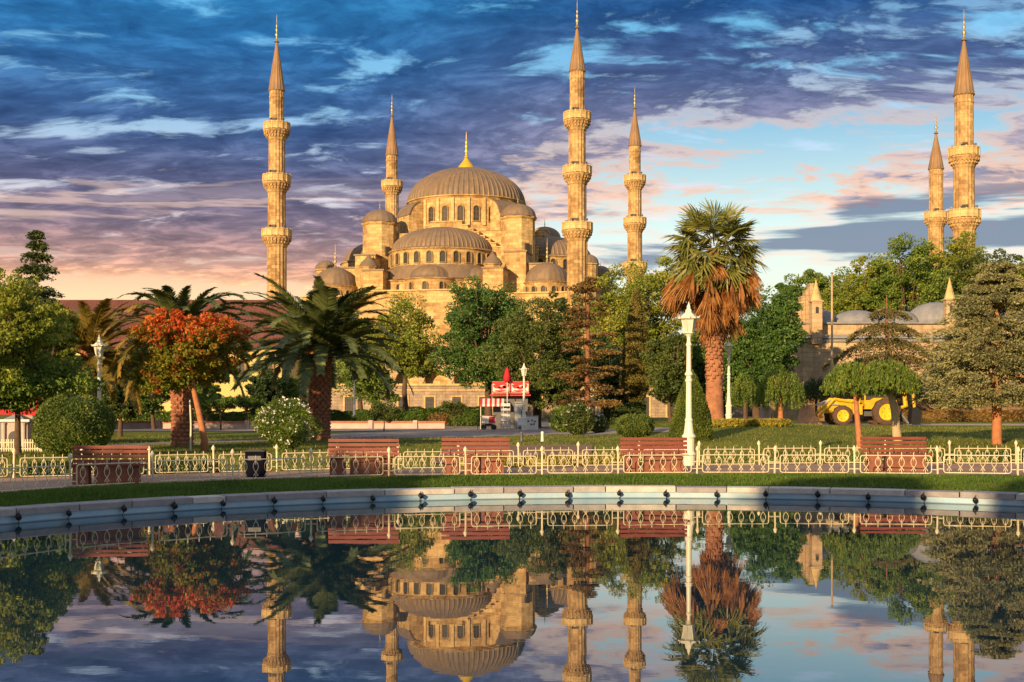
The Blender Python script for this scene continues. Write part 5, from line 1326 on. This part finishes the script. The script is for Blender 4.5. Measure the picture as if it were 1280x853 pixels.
# ================================================================ KIOSK AND ITS THINGS
D = 92; s_ = D / F
p = at(638, D); ks = thing('snack_kiosk', 'small kiosk with a red and white sign board over grey display cabinets', 'kiosk', p)
m = MB(); m.box((0, .9, 1.15), (2.5, 1.6, 2.3)); m.build('body', M['darkgrey'], ks)
m = MB(); m.box((0, .5, 2.42), (2.9, 2.4, .1)); m.build('roof_slab', M['red'], ks)
for (cx_, lb) in ((-.66, 0), (.68, 1)):
    m = MB(); m.box((cx_, -.72, 2.98), (1.30, .10, .84)); sg = m.build('sign_board', M['whiteplain'], ks)
    m = MB(); m.box((cx_, -.775, 3.32), (1.30, .02, .15)); m.box((cx_, -.775, 2.64), (1.30, .02, .09)); m.box((cx_ - .63, -.775, 2.98), (.05, .02, .66)); m.box((cx_ + .63, -.775, 2.98), (.05, .02, .66)); m.build('sign_border', M['red'], sg)
    for (dx, dz_, w_, h_, q_) in ((-.34, .04, .56, .26, .25), (.08, -.04, .62, .22, -.1), (.36, .06, .46, .30, -.3), (-.1, .2, .9, .13, .05), (.0, -.24, 1.0, .10, 0)):
        m = MB(); T_ = Matrix.Translation((cx_ + dx * .9, -.772, 3.0 + dz_)) @ Matrix.Rotation(q_, 4, 'Y')
        m.prism([(w_ / 2 * math.cos(2 * PI * k / 14), h_ / 2 * math.sin(2 * PI * k / 14) + .03 * math.sin(5 * PI * k / 14)) for k in range(14)], -.012, .012, T_); m.build('sign_motif', M['red'], sg)
m = MB()
for k in range(10):
    m.m = k % 2; m.quad([(-2.15 + k * .17, -1.5, 1.78), (-1.98 + k * .17, -1.5, 1.78), (-1.98 + k * .17, -.7, 2.18), (-2.15 + k * .17, -.7, 2.18)])
    m.quad([(-2.15 + k * .17, -1.5, 1.78), (-2.15 + k * .17, -1.5, 1.62), (-1.98 + k * .17, -1.5, 1.62), (-1.98 + k * .17, -1.5, 1.78)])
m.build('striped_awning', [M['red'], M['whiteplain']], ks)
for xx in (-2.1, -.5): m = MB(); m.tube([(xx, -1.4, 0), (xx, -1.4, 1.8)], .03, 6); m.build('awning_post', M['whiteplain'], ks)
m = MB(); m.box((.55, -.0, 1.0), (.55, .3, 1.9)); m.build('cabinet_door', M['grey'], ks)
p = at(632, D - 2); t_ = thing('display_rack', 'tall wire rack with rows of white goods beside the kiosk cabinet', 'display rack', p)
m = MB()
for xx in (-.32, .32):
    for yy in (-.2, .2): m.tube([(xx, yy, 0), (xx, yy, 1.75)], .02, 5)
m.build('frame', M['grey'], t_)
for k in range(5): m = MB(); m.box((0, 0, .2 + k * .36), (.66, .42, .03)); m.build('shelf', M['grey'], t_)
for k in range(5):
    m = MB()
    for j in range(5): m.box((-.26 + j * .13, -.12, .31 + k * .36), (.124, .12, .16 + .03 * ((j * 7 + k) % 3)))
    m.build('goods_row', M['whiteplain'], t_)
p = at(648, D - 2); t_ = thing('drinks_cabinet', 'plain grey drinks cabinet between the wire rack and the lamp post', 'cabinet', p)
m = MB(); m.box((0, 0, .95), (.62, .55, 1.9)); bd = m.build('body', M['darkgrey'], t_); m = MB(); m.box((0, -.285, 1.0), (.54, .02, 1.6)); dr = m.build('door', M['grey'], t_); m = MB(); m.tube([(.22, -.31, .8), (.22, -.31, 1.3)], .015, 5); m.build('handle', M['black'], dr)
p = at(634, D - 1); t_ = thing('parasol', 'folded bright red parasol standing above the kiosk sign', 'parasol', p)
m = MB(); m.tube([(0, 0, 0), (0, 0, 4.4)], .03, 6); m.build('pole', M['whiteplain'], t_)
m = MB(); m.smooth = True; m.lathe([(.04, 3.35), (.24, 3.42), (.22, 3.8), (.10, 4.3), (.02, 4.42)], 12, rib=(2, .2)); m.build('canopy', M['redcloth'], t_)
p = at(611, D - 4); t_ = thing('vendor_cart', 'small white and red vendor cart with curved handle left of the kiosk', 'cart', p)
m = MB(); m.box((0, 0, .72), (.95, .6, .5)); m.build('body', M['whiteplain'], t_); m = MB(); m.box((.22, -.31, .72), (.42, .02, .42)); m.build('red_panel', M['red'], t_); m = MB(); m.box((0, 0, 1.0), (1.02, .66, .05)); m.build('lid', M['red'], t_)
for xx in (-.35, .35): m = MB(); m.tube([(xx, -.33, .2), (xx, -.27, .2)], .2, 14); m.build('wheel', M['black'], t_); m = MB(); m.tube([(xx, 0, .0), (xx, 0, .5)], .025, 5); m.build('leg', M['black'], t_)
m = MB(); m.tube([(-.48, 0, .9), (-.72, 0, .95), (-.8, 0, .6), (-.74, 0, 0)], .03, 6); m.build('handle', M['black'], t_)
p = at(664, D - 4); t_ = thing('counter_box', 'small pale counter box right of the kiosk lamp post', 'counter', p)
m = MB(); m.box((0, 0, .48), (.95, .6, .94)); m.build('body', M['whiteplain'], t_); m = MB(); m.box((0, 0, .97), (1.05, .7, .05)); m.build('top', M['grey'], t_)
m = MB()
for (xx, zz) in ((-.2, .62), (.05, .68), (.25, .6), (0, .4), (.18, .42)): m.box((xx, -.305, zz), (.12, .015, .1))
m.build('dark_print', M['black'], t_)
p = at(651, D - 8); t_ = thing('plastic_chair', 'white plastic chair at the foot of the kiosk lamp post', 'chair', p)
m = MB(); m.box((0, 0, .44), (.45, .45, .04)); m.build('seat', M['whiteplain'], t_); m = MB(); m.box((0, .22, .68), (.42, .035, .42)); m.build('backrest', M['whiteplain'], t_)
for a_ in (-.19, .19):
    for b_ in (-.19, .19): m = MB(); m.tube([(a_, b_, 0), (a_, b_, .42)], .02, 5); m.build('leg', M['whiteplain'], t_)
for px, D_, mt, lb in ((678, 63, 'whiteplain', 'short white bollard on the grass edge right of the kiosk'), (652, 63, 'darkgrey', 'short dark bollard in front of the kiosk lamp post')):
    p = at(px, D_); t_ = thing('bollard', lb, 'bollard', p); m = MB(); m.smooth = True; m.lathe([(.10, 0), (.08, .05), (.07, .38), (.085, .42), (.07, .48), (0, .5)], 10); m.build('post', M[mt], t_)

# left: red canopy stall, stone fountain and picket fence
p = at(18, 57); t_ = thing('market_stall', 'stall under a sloping dark red canopy at the left edge', 'stall', p)
m = MB(); m.quad([(-2.6, -1.4, 1.7), (1.5, -1.4, 1.6), (1.2, .2, 2.35), (-2.6, .2, 2.5)]); m.quad([(-2.6, .2, 2.5), (1.2, .2, 2.35), (1.5, 1.6, 1.7), (-2.6, 1.6, 1.7)]); m.quad([(-2.6, -1.4, 1.7), (-2.6, -1.4, 1.45), (1.5, -1.4, 1.35), (1.5, -1.4, 1.6)]); m.build('canopy', M['redcloth'], t_)
for xx in (-2.4, 1.3):
    for yy in (-1.3, 1.5): m = MB(); m.tube([(xx, yy, 0), (xx, yy, 1.65)], .04, 6); m.build('post', M['grey'], t_)
m = MB(); m.box((-.6, .6, .5), (3.4, .9, 1.0)); m.build('counter', M['darkgrey'], t_)
p = at(22, 54.5); t_ = thing('stone_fountain', 'small grey stone fountain house with dark opening below the red canopy', 'fountain', p)
m = MB(); m.box((0, 0, .55), (1.1, .7, 1.1)); m.build('body', M['pinkwall'], t_); m = MB(); m.box((0, 0, 1.14), (1.35, .95, .1)); m.lathe([(.66, 1.19), (.1, 1.42), (0, 1.43)], 4, phase=PI / 4); m.build('roof', M['grey'], t_)
m = MB(); m.prism(arch_pts(.5, .7), -.37, -.33); m.build('opening', M['black'], t_)
for xx in (-.42, .42): m = MB(); m.lathe([(.09, 0), (.07, .1), (.07, .95), (.1, 1.05)], 8, (xx, -.4, 0)); m.build('column', M['pinkwall'], t_)
D = 48.5; xa, xb = (-60 - CX) / F * D, (52 - CX) / F * D; t_ = thing('picket_fence', 'short stretch of white picket fence at the left edge, before the stone fountain', 'fence', (xa, D, G(xa, D)))
L_ = xb - xa
for zz in (.12, .36): m = MB(); m.box((L_ / 2, 0, zz), (L_, .03, .04)); m.build('rail', M['fence'], t_)
m = MB(); k = 0
while k * .09 < L_: m.box((k * .09, -.02, .25), (.035, .015, .46)); k += 1
pk = m.build('pickets', M['fence'], t_); pk['kind'] = 'stuff'
for xx in (.05, L_ / 2, L_): m = MB(); m.box((xx, 0, .28), (.07, .07, .56)); m.build('post', M['fence'], t_)
# carved fragment and stones on the right lawn
p = at(957, 74); t_ = thing('stone_fragment', 'upright weathered carved stone on a base between the weeping trees', 'stone', p)
m = MB(); m.box((-.2, 0, .12), (1.5, .7, .26), taper=.9); m.build('base', M['pinkwall'], t_)
m = MB(); m.smooth = True; m.lathe([(.32, .25), (.3, .5), (.36, .8), (.26, 1.0), (.15, 1.1), (.20, 1.28), (.17, 1.45), (0, 1.52)], 9); m.build('carved_figure', M['pinkwall'], t_)

# ================================================================ BACKHOE LOADER
D = 79; p = at(1078, D); ld = thing('wheel_loader', 'yellow backhoe loader with a dusty front bucket parked by the rubble wall', 'loader', p, 0)
u = D / F      # metres per photo pixel here
def X_(px): return (px - 1078) * u
gp_ = 533.0
def Z_(py): return (gp_ - py) * u
def wheel(px, r, w, y):
    m = MB(); m.smooth = True
    prof = [(r * .62, -w / 2), (r * .9, -w / 2), (r, -w * .36), (r, w * .36), (r * .9, w / 2), (r * .62, w / 2)]
    m.lathe(prof, 28); m.smooth = False
    for k in range(20):
        a = 2 * PI * k / 20; Tm = Matrix.Rotation(a, 4, 'Z') @ Matrix.Translation((r * 1.005, 0, 0)) @ Matrix.Rotation(.5 if k % 2 else -.5, 4, 'X'); m.box((0, 0, 0), (.06, .08, w * .9), mat=Tm)
    o = m.build('wheel', M['tyre'], ld, (X_(px), y, r)); o.rotation_euler = (R(90), 0, 0)
    m = MB(); m.smooth = True; m.lathe([(0, .06), (r * .18, .06), (r * .22, 0), (r * .5, -.03), (r * .6, .05), (r * .63, w * .42), (r * .5, w * .3), (r * .2, w * .22), (0, w * .22)], 24); h = m.build('hub', M['hub'], o)
    m = MB()
    for k in range(6): m.lathe([(0, w * .36), (.03, w * .35), (.03, w * .2)], 6, (r * .33 * math.cos(k * PI / 3), r * .33 * math.sin(k * PI / 3), 0))
    m.build('bolts', M['darkgrey'], h)
for y in (-.95, .95): wheel(1048, .60, .38, y); wheel(1102, .82, .50, y)
m = MB(); m.box((X_(1078), 0, .72), (X_(1112) - X_(1052), .7, .3)); m.build('chassis', M['darkgrey'], ld)
m = MB(); m.prism([(X_(1030), .75), (X_(1072), .72), (X_(1072), 1.55), (X_(1058), 1.62), (X_(1036), 1.45), (X_(1030), 1.2)], -.48, .48); m.build('hood', M['yellow'], ld)
m = MB(); m.box((X_(1068), -.60, .98), (.62, .2, .62)); m.build('fuel_tank', M['yellow'], ld)
for y0_ in (-.80, .55):
    m = MB(); m.prism([(X_(1076), 1.0), (X_(1116), 1.0), (X_(1116), 1.55), (X_(1108), 1.68), (X_(1088), 1.68), (X_(1080), 1.45)], y0_, y0_ + .25); m.build('fender', M['yellow'], ld)
cab = MB()
for xx in (X_(1078), X_(1110)):
    for yy in (-.6, .6): cab.tube([(xx, yy, 1.3), (xx * .98, yy * .92, 2.85)], .05, 5)
cab.box(((X_(1078) + X_(1110)) / 2, 0, 1.3), (X_(1110) - X_(1078), 1.3, .5)); cb = cab.build('cab', M['yellow'], ld)
m = MB(); m.box(((X_(1078) + X_(1110)) / 2, 0, 2.9), (X_(1110) - X_(1078) + .3, 1.45, .14)); m.build('cab_roof', M['yellow'], ld)
m = MB(); m.box(((X_(1078) + X_(1110)) / 2, 0, 2.2), (X_(1110) - X_(1078) - .12, 1.1, 1.25)); m.build('cab_glass', M['glass'], ld)
for yy in (-.62, .62):
    m = MB(); pts = [(X_(1062), yy, 1.45), (X_(1040), yy, 1.62), (X_(1031), yy, 1.15), (X_(1018), yy, .38)]
    m.tube(pts, [.08, .10, .10, .07], 6); m.build('lift_arm', M['yellow'], ld)
    m = MB(); m.tube([(X_(1046), yy * .9, 1.25), (X_(1032), yy * .9, 1.30)], .05, 6); m.tube([(X_(1036), yy * .9, 1.55), (X_(1022), yy * .9, 1.25), (X_(1016), yy * .9, 1.25)], .04, 6); m.build('hydraulic_ram', M['grey'], ld)
m = MB(); pr = [(X_(999), .02), (X_(1024), .02), (X_(1020), .25), (X_(1012), .75), (X_(1013), 1.1), (X_(1008), 1.25), (X_(997), 1.42), (X_(998), 1.34), (X_(1005), 1.15), (X_(1004), .85), (X_(1003), .5)]
m.prism(pr, -1.12, 1.12); m.build('front_bucket', M['rust'], ld)
m = MB(); m.tube([(X_(1116), 0, .9), (X_(1132), 0, 1.2), (X_(1128), 0, 2.9)], [.16, .15, .11], 6); m.build('boom', M['yellow'], ld)
m = MB(); m.tube([(X_(1128), 0, 2.9), (X_(1141), 0, 2.2), (X_(1143), 0, 1.1)], [.11, .12, .09], 6); m.build('dipper_arm', M['yellow'], ld)
m = MB(); m.prism([(X_(1136), .05), (X_(1148), .05), (X_(1150), .75), (X_(1144), 1.15), (X_(1138), 1.05)], -.4, .4); m.build('digging_bucket', M['black'], ld)
for yy in (-.9, .9): m = MB(); m.tube([(X_(1122), yy * .6, .8), (X_(1130), yy, .1)], .09, 6); m.box((X_(1130), yy, .05), (.35, .3, .08)); m.build('stabiliser_leg', M['darkgrey'], ld)

# trees standing outside the frame on the left shore: they throw the long morning shadows over the walk
def shade_tree(lb, x_, y_, h, r):
    tree('shore_tree', lb, 'tree', Vector((x_, y_, .35)), h - r * .9, blobset(rg, r, r * .95, 6), LM['mid'], 6000, .36, .2, nc=110, cr=.2, group='trees on the shore outside the frame')
shade_tree('leftmost tree on the shore outside the frame', -22.4, .5, 7.6, 2.4)
shade_tree('second tree on the shore outside the frame', -18.8, 1, 7.9, 2.3)
shade_tree('third tree on the shore, behind the viewer to the left', -10.2, -5, 9.2, 2.2)
shade_tree('fourth tree on the shore, directly behind the viewer', -4.6, -6, 9.4, 2.6)
